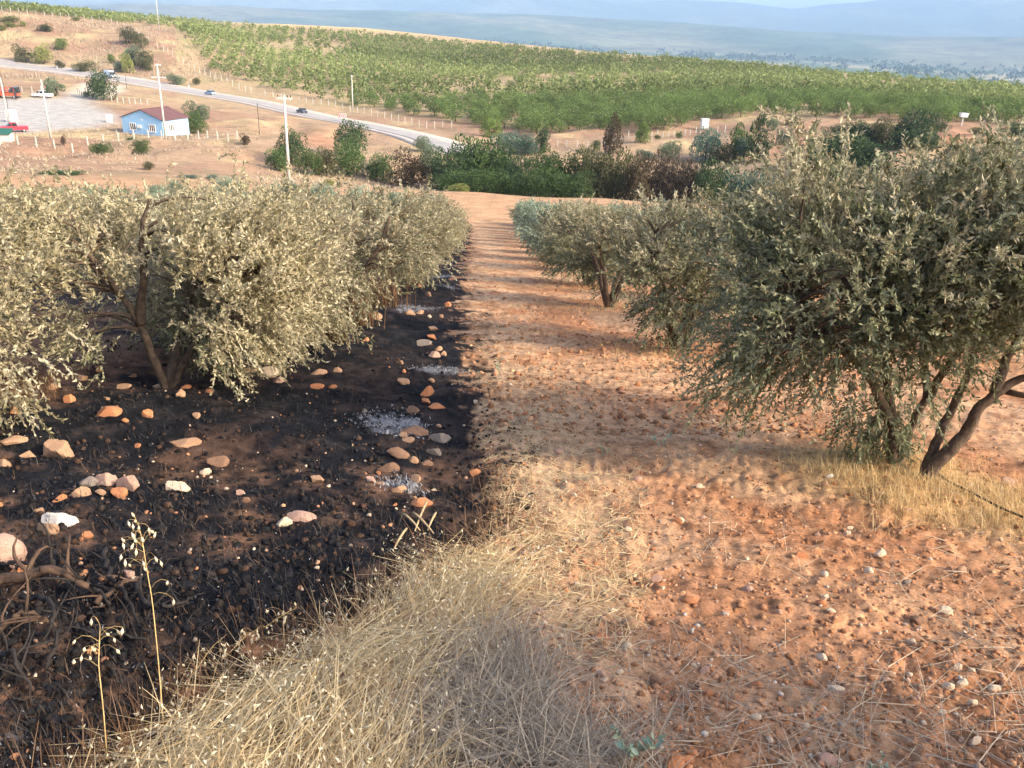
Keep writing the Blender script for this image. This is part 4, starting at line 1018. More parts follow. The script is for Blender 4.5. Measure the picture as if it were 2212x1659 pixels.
# ------------------------------------------------------------------ orchard
def orchard():
    rng = np.random.default_rng(77)
    poly = np.array([(385, 62), (420, 95), (432, 128), (450, 160), (540, 186), (640, 208), (760, 229), (900, 251), (1000, 266), (1060, 284), (1180, 290), (1300, 288), (1420, 286), (1520, 270), (1640, 248), (1750, 252), (2000, 266), (2450, 292), (2450, 215), (2212, 197), (2000, 181), (1800, 163), (1600, 146), (1500, 136), (1200, 116), (1000, 99), (800, 80), (600, 66), (420, 52), (300, 41), (150, 28), (-150, 10), (-150, 17), (0, 24), (150, 40), (280, 52)], float)
    a = math.radians(12); ca, sa = math.cos(a), math.sin(a)
    G = np.stack(np.meshgrid(np.arange(-420, 620, 4.3), np.arange(120, 720, 4.9)), -1).reshape(-1, 2)
    X = G[:, 0]*ca-G[:, 1]*sa; Y = G[:, 0]*sa+G[:, 1]*ca
    X += rng.normal(0, .4, len(X)); Y += rng.normal(0, .4, len(Y))
    r = np.hypot(X, Y); k = (r > 165) & (r < 640) & (Y > 0); X, Y = X[k], Y[k]
    Z = zground(X, Y)
    px, py = proj(np.stack([X, Y, Z], 1))
    k = inside(px, py, poly)
    n = fbm(X*.02, Y*.02, 301, 3)
    k &= ~((n > .54) & (rng.uniform(size=len(X)) < .5)) & (rng.uniform(size=len(X)) > .08)
    k &= ~((abs(px-650) < 110) & (abs(py-105) < 14) & (rng.uniform(size=len(X)) < .6))
    X, Y, Z, px, py = X[k], Y[k], Z[k], px[k], py[k]
    r = np.hypot(X, Y)
    vis = (px > 0) & (px < PW) & (py > 0)
    order = np.argsort(np.where(vis, r, 1e6))
    near = set(order[:300].tolist())
    tone = fbm(X*.012, Y*.012, 311, 3)
    cms = [crown_mesh(500+i, 'round' if i % 2 else 'ragged', 900, .062, LM['orch']) for i in range(5)]
    tr = MB()
    tr.tube([(0, 0, -.1), (.01, 0, .2), (.0, .01, .36)], [.03, .024, .02], 6)
    for a_ in (0, 2.1, 4.2): tr.tube(curve((0, 0, .3), (math.cos(a_)*.24, math.sin(a_)*.24, .62), (0, 0, -.04), 4), np.linspace(.018, .006, 4), 5)
    tr = tr.mesh('trunk', BARK2, True)
    big = []
    for i in range(len(X)):
        if i in near:
            s = rng.uniform(2.5, 3.7)
            e = empty('orchard_tree', (X[i], Y[i], Z[i]), rng.uniform(0, 6.28)); e.scale = (s*1.12, s*1.12, s*.98)
            tag(e, 'light green fruit tree with a short dark trunk in the fenced orchard', 'fruit tree', 'orchard fruit trees')
            o = link('crown', cms[i % 5], e, loc=(0, 0, .10))
            m = 'orchy' if tone[i] > .58 else 'orchd' if tone[i] < .42 else 'orch'
            o.material_slots[0].link = 'OBJECT'; o.material_slots[0].material = LM[m]
            link('trunk', tr, e)
        else: big.append(i)
    big = np.array(big)
    # the remaining hundreds, farther up the slope: one mass
    nq = 46
    VV = []; CC = []
    base = []
    for v in range(6):
        rg = np.random.default_rng(900+v)
        lump = rg.normal(size=(8, 3)); lump /= np.linalg.norm(lump, axis=1)[:, None]; lump *= [.34, .34, .22]
        q = lump[rg.integers(8, size=nq)]+rg.normal(0, .13, (nq, 3))+[0, 0, .60]
        D = (q-[0, 0, .5])+rg.normal(0, .35, (nq, 3))+[0, 0, .2]
        V, Fq = leaf_quads(q, D, rg.uniform(.18, .34, nq), rg.uniform(.13, .24, nq), rg)
        base.append((V, rg.uniform(.1, .9, nq)))
    for i in big:
        V, u = base[i % 6]; t = rng.uniform(0, 6.28); s = rng.uniform(2.4, 3.7)
        Rm = np.array([[math.cos(t), -math.sin(t), 0], [math.sin(t), math.cos(t), 0], [0, 0, 1]])
        VV.append(V@Rm.T*[s*1.1, s*1.1, s]+[X[i], Y[i], Z[i]])
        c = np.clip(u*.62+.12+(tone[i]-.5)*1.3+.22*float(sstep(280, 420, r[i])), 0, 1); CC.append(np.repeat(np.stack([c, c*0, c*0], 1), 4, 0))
    V = np.vstack(VV); F = np.arange(len(V)).reshape(-1, 4)
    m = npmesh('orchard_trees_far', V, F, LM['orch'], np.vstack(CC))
    tag(link('orchard_trees_far', m), 'mass of light green fruit trees covering the far orchard slope', 'orchard', kind='stuff')
    # dark trunks of that mass
    print('orchard', len(X))
orchard()

def valley_trees():
    rng = np.random.default_rng(88)
    n = 9000
    r = np.exp(rng.uniform(math.log(1100), math.log(6200), n)); th = rng.uniform(-.62, .62, n)
    x = r*np.sin(th); y = r*np.cos(th)
    k = (fbm(x*.0035, y*.0022, 401, 4)+rng.uniform(-.06, .06, n)) > .56
    x, y, r = x[k], y[k], r[k]; z = zground(x, y)
    VV = []
    for i in range(len(x)):
        s = rng.uniform(6, 13)*(1+r[i]/5000); m = 14
        q = rng.normal(0, .3, (m, 3))*[1.3, 1.3, .6]+[0, 0, .5]
        V, _ = leaf_quads(q, rng.normal(size=(m, 3))+[0, 0, .4], .55, .45, rng)
        VV.append(V*s+[x[i], y[i], z[i]])
    V = np.vstack(VV); u = np.repeat(rng.uniform(0, 1, len(V)//4), 4)
    tag(link('valley_trees', npmesh('valley_trees', V, np.arange(len(V)).reshape(-1, 4), LM['dark'], np.stack([u, u*0, u*0], 1))), 'scattered dark trees on the hazy valley floor', 'trees', kind='stuff')
valley_trees()

# ------------------------------------------------------------------ stones
import bmesh
def rock_mesh(seed, sub=3, angular=.6):
    rng = np.random.default_rng(seed)
    bm = bmesh.new(); bmesh.ops.create_icosphere(bm, subdivisions=sub, radius=1.0)
    me = bpy.data.meshes.new('stone'); bm.to_mesh(me); bm.free()
    V = np.array([v.co[:] for v in me.vertices])
    n = rng.normal(size=(9, 3)); n /= np.linalg.norm(n, axis=1)[:, None]; dd = rng.uniform(.36, .80, 9)
    k = (V@n.T); lim = np.where(k > .05, dd[None]/np.maximum(k, .05), 9).min(1)
    f = np.minimum(lim, 1.0)
    V = V*(angular*f+(1-angular)*.9)[:, None]
    V += (fbm(V[:, 0]*2.2+seed, V[:, 1]*2.2+V[:, 2]*1.7, seed, 3)-.5)[:, None]*V*.16
    V += rng.normal(0, .007, V.shape)
    me.vertices.foreach_set('co', V.ravel().astype(np.float32))
    V /= np.abs(V).max(0)
    me.vertices.foreach_set('co', V.ravel().astype(np.float32))
    me.update()
    return me
ROCK = [rock_mesh(700+i, 4, 1.0) for i in range(12)]
PEB = [rock_mesh(740+i, 2, .95) for i in range(8)]
SM_ = {'tan': plain('tan_stone', (.40, .245, .15), .9, .22, 14, bump=.5), 'orange': plain('orange_stone', (.46, .20, .095), .9, .22, 14, bump=.5), 'cream': plain('cream_stone', (.64, .50, .36), .85, .18, 14, bump=.4),
       'pink': plain('pink_stone', (.46, .29, .22), .9, .22, 14, bump=.5), 'brown': plain('brown_stone', (.24, .14, .09), .9, .25, 14, bump=.5), 'grey': plain('grey_stone', (.23, .19, .16), .9, .25, 14, bump=.5), 'white': plain('white_stone', (.66, .60, .52), .85, .12, 14, bump=.4)}
for me in ROCK+PEB: me.materials.append(SM_['tan'])
_rk = [0]
def stone(px, py, wpx, hpx, mat, label, group, meshes=None, tilt=0.0):
    p = hit(px, py+hpx*.30); d = float(np.linalg.norm(np.array([p[0], p[1], p[2]])-CAM))
    w_ = wpx*d/FPX/2; h_ = hpx*d/FPX/2
    _rk[0] += 1; i = _rk[0]; M = meshes or ROCK
    hz = min(h_*1.0, w_*.9)
    o = link('stone', M[i % len(M)], loc=(p[0], p[1], gz(p[0], p[1])+hz*.55), scale=(w_*1.18, max(w_*.72, h_), hz*1.3))
    o.rotation_euler = (RNG.uniform(-.12, .12), tilt+RNG.uniform(-.1, .1), RNG.uniform(-.35, .35))
    o.material_slots[0].link = 'OBJECT'; o.material_slots[0].material = SM_[mat]
    return tag(o, label, 'stone', group)
NM = {'tan': 'tan', 'orange': 'orange', 'cream': 'cream', 'pink': 'pinkish', 'brown': 'brown', 'grey': 'grey', 'white': 'whitish'}
def stones():
    za = lambda x, y: (x*.3431, 813.2+y*.3431, .3431); zb = lambda x, y: (704.8+x*.2942, 704.8+y*.2942, .2942)
    zc = lambda x, y: (650.6+x*.3333, 379.5+y*.3333, .3333); zd = lambda x, y: (x*.3333, 379.5+y*.3333, .3333)
    A = [(990, 35, 60, 45, 'cream', 'cream stone at the foot of the forked olive trunk'), (785, 95, 80, 28, 'tan', 0), (1180, 100, 55, 28, 'orange', 0), (1315, 113, 50, 25, 'orange', 0), (1142, 155, 50, 45, 'tan', 0), (450, 185, 60, 50, 'orange', 0), (680, 180, 45, 22, 'tan', 0), (935, 272, 72, 50, 'orange', 0), (1235, 275, 52, 38, 'tan', 0), (795, 320, 38, 30, 'orange', 0),
         (1165, 385, 165, 40, 'tan', 'long tan stone lying alone on black ground below the forked olive'), (355, 480, 165, 130, 'tan', 'large brown pointed boulder on the black ground'), (175, 518, 75, 60, 'tan', 'tan stone beside the large brown boulder'), (865, 418, 35, 25, 'orange', 0), (1295, 575, 62, 45, 'cream', 'pale rounded stone by a low earth clod'), (690, 265, 120, 45, 'orange', 0),
         (575, 745, 95, 50, 'grey', 'grey flat stone at the back of the stone cluster'), (690, 735, 125, 75, 'pink', 'tallest pinkish stone in the stone cluster'), (830, 750, 130, 95, 'pink', 'wide sloping pinkish stone in the stone cluster'), (525, 795, 110, 62, 'tan', 'tan stone at the front of the stone cluster'), (755, 815, 100, 60, 'orange', 'orange stone at the front of the stone cluster'), (650, 815, 60, 35, 'tan', 0), (390, 828, 65, 38, 'orange', 0), (1105, 725, 150, 52, 'cream', 'bright cream stone right of the stone cluster'), (260, 890, 60, 46, 'tan', 0), (1510, 730, 45, 32, 'pink', 0), (1545, 770, 60, 38, 'brown', 0),
         (1885, 860, 165, 34, 'pink', 'long flat pinkish stone touching an oval one'), (1790, 898, 85, 58, 'cream', 'oval cream stone touching a long flat one'), (395, 975, 200, 66, 'white', 'long whitish stone with a tan one leaning on it'), (325, 1015, 130, 75, 'tan', 'tan stone leaning on the long whitish stone'), (550, 1045, 70, 35, 'orange', 0), (520, 1075, 30, 22, 'orange', 0), (40, 1140, 200, 190, 'pink', 'biggest pinkish boulder, at the edge of the burnt branches'), (110, 1255, 150, 90, 'orange', 'orange stone below the biggest pinkish boulder'), (1990, 625, 85, 50, 'tan', 0), (1765, 45, 72, 36, 'pink', 0), (1995, 68, 80, 32, 'orange', 0), (340, 100, 50, 40, 'tan', 0), (105, 270, 50, 40, 'orange', 0), (100, 450, 120, 30, 'tan', 0), (30, 570, 80, 50, 'tan', 0), (820, 1300, 90, 38, 'pink', 0), (765, 1293, 25, 20, 'tan', 0), (1350, 470, 140, 60, 'brown', 0), (0, 800, 30, 60, 'orange', 0)]
    B = [(290, 85, 45, 55, 'orange', 0), (780, 15, 70, 40, 'tan', 0), (770, 55, 75, 52, 'orange', 0), (715, 135, 105, 48, 'grey', 'dark grey slab tilted on the blackened strip'), (830, 205, 50, 40, 'tan', 0), (797, 238, 75, 42, 'pink', 0), (860, 232, 40, 35, 'tan', 0), (90, 323, 55, 40, 'tan', 0), (545, 287, 55, 35, 'tan', 0), (570, 345, 30, 28, 'orange', 0), (555, 385, 100, 48, 'tan', 0), (770, 392, 48, 36, 'tan', 0), (740, 462, 90, 92, 'orange', 'large orange upright stone on the blackened strip'), (725, 550, 70, 46, 'orange', 0), (800, 585, 130, 46, 'orange', 0), (635, 605, 95, 50, 'brown', 0), (50, 445, 60, 30, 'orange', 0), (280, 605, 35, 35, 'grey', 0), (645, 760, 190, 58, 'brown', 'long brown stone beside the big white ash patch'), (840, 790, 155, 66, 'grey', 'long greyish stone near the edge of the dirt path'), (795, 880, 112, 70, 'grey', 'broad greyish stone with a flat top'), (560, 785, 75, 40, 'tan', 0), (590, 820, 100, 32, 'tan', 0), (525, 920, 165, 75, 'brown', 'large rounded brown stone below the big ash patch'), (455, 1005, 140, 85, 'brown', 'blocky brown stone below the large rounded one'), (320, 1095, 75, 58, 'pink', 0), (400, 1115, 80, 36, 'tan', 0), (655, 1085, 75, 72, 'tan', 0), (540, 1165, 105, 62, 'tan', 0), (640, 955, 70, 45, 'tan', 0), (740, 970, 80, 32, 'brown', 0), (1100, 1040, 80, 46, 'orange', 0), (645, 1215, 60, 30, 'tan', 0), (690, 1245, 160, 50, 'orange', 0), (380, 1045, 35, 30, 'orange', 0), (825, 695, 40, 32, 'tan', 0), (505, 1270, 30, 25, 'orange', 0), (570, 1310, 28, 28, 'orange', 0), (790, 1135, 45, 24, 'cream', 0), (1095, 555, 28, 34, 'cream', 0), (1125, 590, 28, 26, 'cream', 0)]
    Cc = [(470, 922, 92, 44, 'tan', 'flat tan stone below the scorched shoots'), (765, 708, 25, 30, 'orange', 0), (955, 832, 40, 50, 'orange', 0), (825, 755, 44, 46, 'tan', 0), (700, 895, 70, 38, 'tan', 0), (905, 907, 30, 28, 'tan', 0), (830, 905, 26, 28, 'cream', 0), (770, 880, 50, 28, 'tan', 0), (1075, 465, 24, 26, 'orange', 0), (885, 553, 18, 22, 'orange', 0)]
    D = [(1745, 1270, 112, 74, 'cream', 'bright cream boulder under the drooping scorched olive'), (1635, 1265, 112, 28, 'tan', 'flat tan stone touching the bright cream boulder'), (1815, 1345, 75, 38, 'pink', 0), (2070, 1283, 90, 28, 'tan', 0), (2190, 1258, 42, 30, 'tan', 0), (525, 1305, 100, 32, 'tan', 0), (645, 1270, 36, 34, 'orange', 0), (785, 1235, 36, 30, 'brown', 0), (1460, 1310, 30, 34, 'orange', 0), (860, 1290, 40, 24, 'brown', 0), (1280, 915, 90, 50, 'orange', 'orange stone seen under the scorched crown beside the forked trunk')]
    for L, f in ((A, za), (B, zb), (Cc, zc), (D, zd)):
        for x, y, w_, h_, m, lab in L:
            X, Y, k = f(x, y)
            stone(X, Y, w_*k, h_*k, m, lab or NM[m]+' stone lying on the blackened ground', None if lab else NM[m]+' stones on the blackened ground')
    zr = lambda x, y: (1453+x*.3792, 1030+y*.3792)
    for x, y, w_, h_, m in ((845, 1030, 50, 48, 'cream'), (1565, 1190, 50, 44, 'cream'), (1650, 1180, 55, 40, 'cream'), (1830, 1205, 60, 35, 'cream'), (1620, 1100, 46, 42, 'cream'), (1550, 790, 65, 44, 'cream'), (1740, 800, 42, 35, 'tan'), (1390, 835, 85, 44, 'brown'), (1110, 545, 40, 52, 'cream'), (855, 575, 35, 44, 'cream'), (1180, 460, 60, 44, 'cream'), (1630, 565, 55, 44, 'tan'), (650, 1555, 55, 35, 'tan'), (840, 1585, 35, 30, 'cream'), (1720, 1530, 50, 40, 'cream'), (890, 805, 45, 30, 'cream'), (425, 650, 62, 44, 'pink'), (830, 760, 50, 40, 'orange'), (480, 1175, 62, 42, 'orange'), (930, 1210, 80, 30, 'cream'), (190, 1085, 60, 48, 'pink'), (45, 245, 50, 35, 'cream'), (735, 455, 70, 35, 'orange'), (1240, 1130, 50, 26, 'tan'), (1285, 1550, 45, 40, 'tan'), (100, 700, 85, 40, 'orange'), (860, 60, 40, 40, 'tan'), (890, 20, 40, 25, 'white'), (155, 45, 36, 34, 'cream'), (1910, 25, 70, 45, 'pink'), (760, 1430, 32, 30, 'cream'), (1420, 1425, 26, 26, 'cream'), (1355, 950, 40, 36, 'cream'), (1320, 630, 45, 30, 'grey'), (845, 1385, 40, 28, 'grey'), (770, 1175, 42, 34, 'orange'), (1045, 370, 50, 34, 'brown'), (-250, 300, 40, 30, 'cream'), (-90, 590, 60, 40, 'pink'), (-340, 760, 40, 30, 'cream'), (-260, 960, 52, 40, 'cream'), (-130, 1010, 50, 34, 'tan'), (-300, 1130, 40, 30, 'cream'), (-220, 1320, 44, 34, 'tan'), (-440, 1390, 50, 34, 'pink'), (-130, 560, 34, 26, 'tan'), (-330, 1610, 60, 50, 'tan')):
        X, Y = zr(x, y)
        stone(X, Y, w_*.3792, h_*.3792, m, NM[m]+' pebble lying on the stony red soil', NM[m]+' pebbles on the red soil', PEB)
    rng = np.random.default_rng(91); n = 0
    while n < 150:
        px = rng.uniform(1060, 2212); py = 780+880*rng.uniform()**.8
        p = hit(px, py)
        if burn_sd(p[:1], p[1:2])[0] > -.1 or (px < 1250 and py > 1400): continue
        m = rng.choice(['cream', 'tan', 'pink', 'orange', 'brown'], p=[.14, .26, .25, .27, .08])
        d = np.linalg.norm(p-CAM); w_ = rng.uniform(.010, .022)*(1+.8*(rng.uniform() < .12))*FPX/d*2
        stone(px, py, w_, w_*rng.uniform(.5, .85), m, NM[m]+' pebble lying on the stony red soil', NM[m]+' pebbles on the red soil', PEB); n += 1
stones()

# ------------------------------------------------------------------ clods and grit: thousands, one mass each
def grit(name, label, cat, n, region, smin, smax, cols, seed, sink=.3):
    rng = np.random.default_rng(seed)
    ico = bmesh.new(); bmesh.ops.create_icosphere(ico, subdivisions=1, radius=1.0)
    ico.verts.ensure_lookup_table()
    B = np.array([v.co[:] for v in ico.verts]); F = np.array([[v.index for v in f.verts] for f in ico.faces]); ico.free()
    X, Y = region(rng, n); n = len(X); Z = zground(X, Y)
    s = rng.uniform(0, 1, n)**2.2*(smax-smin)+smin
    V = B[None]*(1+rng.normal(0, .16, (n, len(B), 1)))*s[:, None, None]*rng.uniform(.6, 1.25, (n, 1, 3))
    t = rng.uniform(0, 6.28, n); c, s_ = np.cos(t), np.sin(t)
    V = np.stack([V[..., 0]*c[:, None]-V[..., 1]*s_[:, None], V[..., 0]*s_[:, None]+V[..., 1]*c[:, None], V[..., 2]*.8], -1)
    V += np.stack([X, Y, Z+s*sink], 1)[:, None]
    cc = np.array(cols)[rng.integers(len(cols), size=n)]*rng.uniform(.75, 1.2, (n, 1))
    me = npmesh(name, V.reshape(-1, 3), (F[None]+(np.arange(n)*len(B))[:, None, None]).reshape(-1, 3), GRITM, np.repeat(cc, len(B), 0))
    tag(link(name, me), label, cat, kind='stuff')
GRITM = vcolmat('grit', 40, 150, .3)
def view_scatter(px0, px1, py0, py1, test, bias=1.0):
    """even over the ground as seen: denser nearby"""
    def f(rng, n):
        X = []; Y = []
        px = rng.uniform(px0, px1, n*3); py = py0+(py1-py0)*rng.uniform(0, 1, n*3)**bias
        v = Fv[None]+Rv[None]*((px-PW/2)/FPX)[:, None]+Uv[None]*((PH/2-py)/FPX)[:, None]
        t = -EYE/(v[:, 2]+SLOPE*v[:, 1]); t = np.where(t > 0, t, 1e6)
        x = v[:, 0]*t; y = v[:, 1]*t
        k = (np.hypot(x, y) < 70) & test(x, y)
        return x[k][:n], y[k][:n]
    return f
soilok = lambda x, y: burn_sd(x, y) < -.02
burnok = lambda x, y: burn_sd(x, y) > .02
grit('soil_clods', 'crumbly red clods covering the tilled soil', 'clods', 9000, view_scatter(950, 2300, 470, 1750, soilok, .8), .004, .021, [(.42, .215, .115), (.37, .18, .09), (.46, .26, .15), (.33, .155, .08)], 21, .0)
grit('path_clods', 'larger tilled clods along the middle of the dirt path', 'clods', 3800, view_scatter(980, 1900, 470, 980, lambda x, y: (burn_sd(x, y) < .05) & (y > 6.5), 1.0), .010, .045, [(.42, .215, .115), (.36, .175, .09), (.47, .275, .16), (.30, .14, .075)], 25, .0)
grit('scorched_edge_clods', 'blackened clods mixed along the burn edge', 'clods', 1300, view_scatter(940, 1320, 500, 1200, lambda x, y: np.abs(burn_sd(x, y)+.04) < .20*vnoise(x*37, y*37, 5)+.04, 1.0), .006, .028, [(.025, .022, .022), (.06, .04, .03), (.03, .026, .025), (.30, .16, .09)], 26, .1)
grit('soil_gravel', 'small pale gravel strewn over the red soil', 'gravel', 1300, view_scatter(1000, 2300, 600, 1750, soilok, .8), .005, .016, [(.56, .42, .30), (.50, .32, .22), (.42, .22, .13), (.5, .42, .36)], 22)
grit('burnt_crumbs', 'black crumbs and scorched clods on the burned ground', 'clods', 5000, view_scatter(-60, 1100, 500, 1700, burnok, .85), .006, .028, [(.02, .02, .022), (.035, .028, .026), (.07, .042, .030), (.02, .018, .018), (.02, .02, .024)], 23)
grit('burnt_pebbles', 'small tan pebbles on the burned ground', 'gravel', 420, view_scatter(-60, 1100, 640, 1700, burnok, .9), .006, .018, [(.46, .28, .18), (.40, .20, .11), (.55, .44, .33)], 24)

# ------------------------------------------------------------------ straw, grass, stubble
def blades(X, Y, lift, az, tilt, L, W, bend, rng, seg=3):
    n = len(X); Z = zground(X, Y)+lift
    h = np.stack([np.cos(az), np.sin(az), np.zeros(n)], 1)
    side = np.stack([-np.sin(az), np.cos(az), np.zeros(n)], 1)
    P = np.stack([X, Y, Z], 1); pts = [P]
    for k in range(1, seg+1):
        a = tilt+bend*(k-.5)/seg
        P = P+(h*np.sin(a)[:, None]+np.array([0, 0, 1.])*np.cos(a)[:, None])*(L/seg)[:, None]; pts.append(P)
    V = np.empty((n, (seg+1)*2, 3))
    roll = rng.uniform(-.9, .9, n)[:, None]
    sd = side*np.cos(roll)+np.array([0, 0, 1.])*np.sin(roll)
    for k in range(seg+1):
        w_ = (W*(1-.75*(k/seg)**2))[:, None]*.5
        V[:, 2*k] = pts[k]-sd*w_; V[:, 2*k+1] = pts[k]+sd*w_
    q = np.array([[2*k, 2*k+1, 2*k+3, 2*k+2] for k in range(seg)])
    F = (q[None]+(np.arange(n)*(seg+1)*2)[:, None, None]).reshape(-1, 4)
    return V.reshape(-1, 3), F, np.stack(pts, 1)
def onslope(V, X): return V
STRAW = leafmat('dry_straw', (.44, .31, .15), (.76, .63, .39), trans=.25, rough=.6)
HUSK = leafmat('pale_husk', (.52, .42, .25), (.86, .78, .58), trans=.25)
GREYS = leafmat('grey_straw', (.26, .20, .145), (.56, .47, .35), trans=.2)
GOLD = leafmat('golden_grass', (.44, .30, .14), (.74, .57, .31), trans=.3)
CHAR = leafmat('charred_stubble', (.008, .008, .010), (.045, .038, .035), trans=.0)
CHARB = leafmat('scorched_stalk', (.10, .055, .03), (.26, .15, .08), trans=.1)
CHARD = leafmat('half_burned_stalk', (.03, .022, .017), (.15, .09, .055), trans=.0)
ASHM = leafmat('ash_flake', (.14, .15, .17), (.42, .43, .46), trans=.0)
def grass(name, label, cat, X, Y, mat, rng, L, W, tilt, az=None, bend=.5, lift=0.0, seg=3):
    n = len(X)
    az = rng.uniform(0, 6.28, n) if az is None else az
    ln = rng.uniform(*L, n)
    V, F, P = blades(X, Y, lift if np.isscalar(lift) else lift, az, rng.uniform(*tilt, n), ln, np.full(n, W)*rng.uniform(.5, 1.5, n), rng.uniform(0, bend, n), rng, seg)
    u = rng.uniform(0, 1, n)
    me = npmesh(name, V, F, mat, np.repeat(np.stack([u, u*0, u*0], 1), (seg+1)*2, 0))
    tag(link(name, me), label, cat, kind='stuff')
    return P
def inpoly(P, n, rng, noise=.0, soft=.15):
    lo = P.min(0)-.3; hi = P.max(0)+.3; X = []; Y = []
    while sum(map(len, X)) < n:
        x = rng.uniform(lo[0], hi[0], n); y = rng.uniform(lo[1], hi[1], n)
        d = sdist(x, y, P)+(fbm(x*2.5, y*2.5, 77, 3)-.5)*soft*4
        k = rng.uniform(size=n) < sstep(-soft, soft, d)
        X.append(x[k]); Y.append(y[k])
    return np.concatenate(X)[:n], np.concatenate(Y)[:n]
def grasses():
    rng = np.random.default_rng(33)
    # flattened wild oats of the bank
    x, y = inpoly(BANK, 11000, rng, soft=.10)
    pile = .10*sstep(.0, .5, sdist(x, y, BANK))
    along = math.atan2(_edge[-3][1]-_edge[-7][1], _edge[-3][0]-_edge[-7][0])
    az = along+math.pi*(rng.uniform(size=len(x)) < .4)+(fbm(x*2.2, y*2.2, 171, 2)-.5)*3.6+rng.normal(0, .5, len(x))
    P = grass('flattened_straw', 'pale gold mat of flattened wild oats along the burn edge', 'dry grass', x, y, STRAW, rng, (.08, .36), .0034, (1.28, 1.62), az, .12, pile*rng.uniform(.1, 1.0, len(x)))
    # upright stragglers
    x, y = inpoly(BANK, 700, rng, soft=.14)
    grass('standing_straw', 'thin upright straws sticking out of the gold mat', 'dry grass', x, y, STRAW, rng, (.08, .24), .0024, (.3, 1.2), None, .7, .05)
    # spikelets shed over the mat
    k = rng.integers(len(P), size=8000); t = rng.uniform(.5, 1, 8000)
    Q = P[k, 2]*(1-t)[:, None]+P[k, 3]*t[:, None]+rng.normal(0, .012, (8000, 3))+[0, 0, .02]
    V, F = leaf_quads(Q, rng.normal(0, .6, (8000, 3))+[0, 0, -.7], rng.uniform(.016, .028, 8000), rng.uniform(.005, .009, 8000), rng, .3)
    u = rng.uniform(.6, 1, 8000)
    tag(link('oat_husks', npmesh('oat_husks', V, F, HUSK, np.repeat(np.stack([u, u*0, u*0], 1), 4, 0))), 'pale oat husks scattered over the flattened straw', 'husks', kind='stuff')
    # scorched fringe between mat and black ground
    e = _edge[-11:]; n = 1500
    i = rng.integers(len(e)-1, size=n); t = rng.uniform(size=n)[:, None]; p = e[i]*(1-t)+e[i+1]*t+rng.normal(0, .09, (n, 2))
    grass('scorched_fringe', 'short scorched brown stalks between gold mat and black ground', 'dry grass', p[:, 0], p[:, 1], CHARB, rng, (.05, .22), .003, (.0, .8), None, .5)
    x, y = inpoly(GREYSTRAW, 4200, rng, soft=.2)
    grass('grey_straw', 'thin grey dead grass stems tangled on the soil', 'dry grass', x, y, GREYS, rng, (.06, .28), .0032, (.9, 1.55), None, .5, .03*rng.uniform(0, 1, len(x)))
    # litter on the path and soil
    f = view_scatter(980, 1400, 480, 1700, lambda x, y: (burn_sd(x, y) < .0) & (seg_dist(x, y, PATHMID) < 1.0*rng.uniform(.2, 1.3, x.shape)), .9)
    x, y = f(rng, 9000)
    grass('path_litter', 'short straw litter strewn along the dirt path', 'straw', x, y, STRAW, rng, (.03, .13), .003, (1.2, 1.56), None, .15, .008, 2)
    f = view_scatter(1100, 2300, 560, 1750, soilok, .8)
    x, y = f(rng, 3600)
    k = fbm(x*1.2, y*1.2, 99, 3) > .47; x, y = x[k], y[k]
    grass('soil_litter', 'dry stems and straw bits on the stony red soil', 'straw', x, y, GREYS, rng, (.05, .30), .0028, (1.2, 1.55), None, .15, .012, 2)
    # golden grass round the leaning olive
    x, y = inpoly(MOUND, 6500, rng, soft=.25)
    grass('golden_grass', 'golden dry grass around the leaning olive trunk', 'dry grass', x, y, GOLD, rng, (.04, .15), .0028, (.05, .8), None, .7)
    # dry grass by other trunks of the right row
    xs = []; ys = []
    for D in (11, 15.8, 20.4, 25, 29.6, 34):
        m = 500; xs.append(2.2+rng.normal(0, .75, m)); ys.append(D-.5+rng.normal(0, .9, m))
    x, y = np.concatenate(xs), np.concatenate(ys)
    grass('tree_foot_grass', 'yellow dry grass under the olives along the path', 'dry grass', x, y, GOLD, rng, (.06, .22), .004, (.1, .9), None, .6)
    # burned ground
    f = view_scatter(-80, 1100, 500, 1720, burnok, .85); x, y = f(rng, 14000)
    grass('charred_stubble', 'black charred grass stubble over the burned ground', 'stubble', x, y, CHAR, rng, (.02, .09), .0034, (.0, 1.4), None, .5, 0, 2)
    f = view_scatter(-80, 1080, 860, 1720, lambda x, y: burnok(x, y) & (fbm(x*1.5, y*1.5, 121, 3)+.12*(y < 6) > .5), .8); x, y = f(rng, 4200)
    grass('scorched_stubble', 'brown half burned stubble over the near burned ground', 'stubble', x, y, CHARD, rng, (.02, .08), .003, (.0, 1.5), None, .5, 0, 2)
    f = view_scatter(-80, 1080, 560, 1720, burnok, .8); x, y = f(rng, 700)
    grass('ash_flakes', 'pale ash flakes speckling the burned ground', 'ash', x, y, ASHM, rng, (.006, .014), .004, (.3, 1.5), None, .2, .02, 1)
    xs = np.concatenate([c[0]+rng.normal(0, a*.5, 170) for c, a, b in ASH[:-2]]); ys = np.concatenate([c[1]+rng.normal(0, b*1.1, 170) for c, a, b in ASH[:-2]])
    grass('ash_patches', 'white ash heaps burned into the black strip', 'ash', xs, ys, ASHM, rng, (.01, .035), .010, (.4, 1.5), None, .2, .012, 1)
    # brown grass at the left edge of the burned ground
    p = [hit(px, py) for px, py in zip(rng.uniform(-40, 130, 700), rng.uniform(800, 880, 700))]
    p = np.array(p); k = burn_sd(p[:, 0], p[:, 1]) > 0
    grass('unburned_tuft', 'tan brown dry grass left standing at the edge of the black ground', 'dry grass', p[k, 0], p[k, 1], CHARB, rng, (.08, .24), .003, (.0, .7), None, .5)
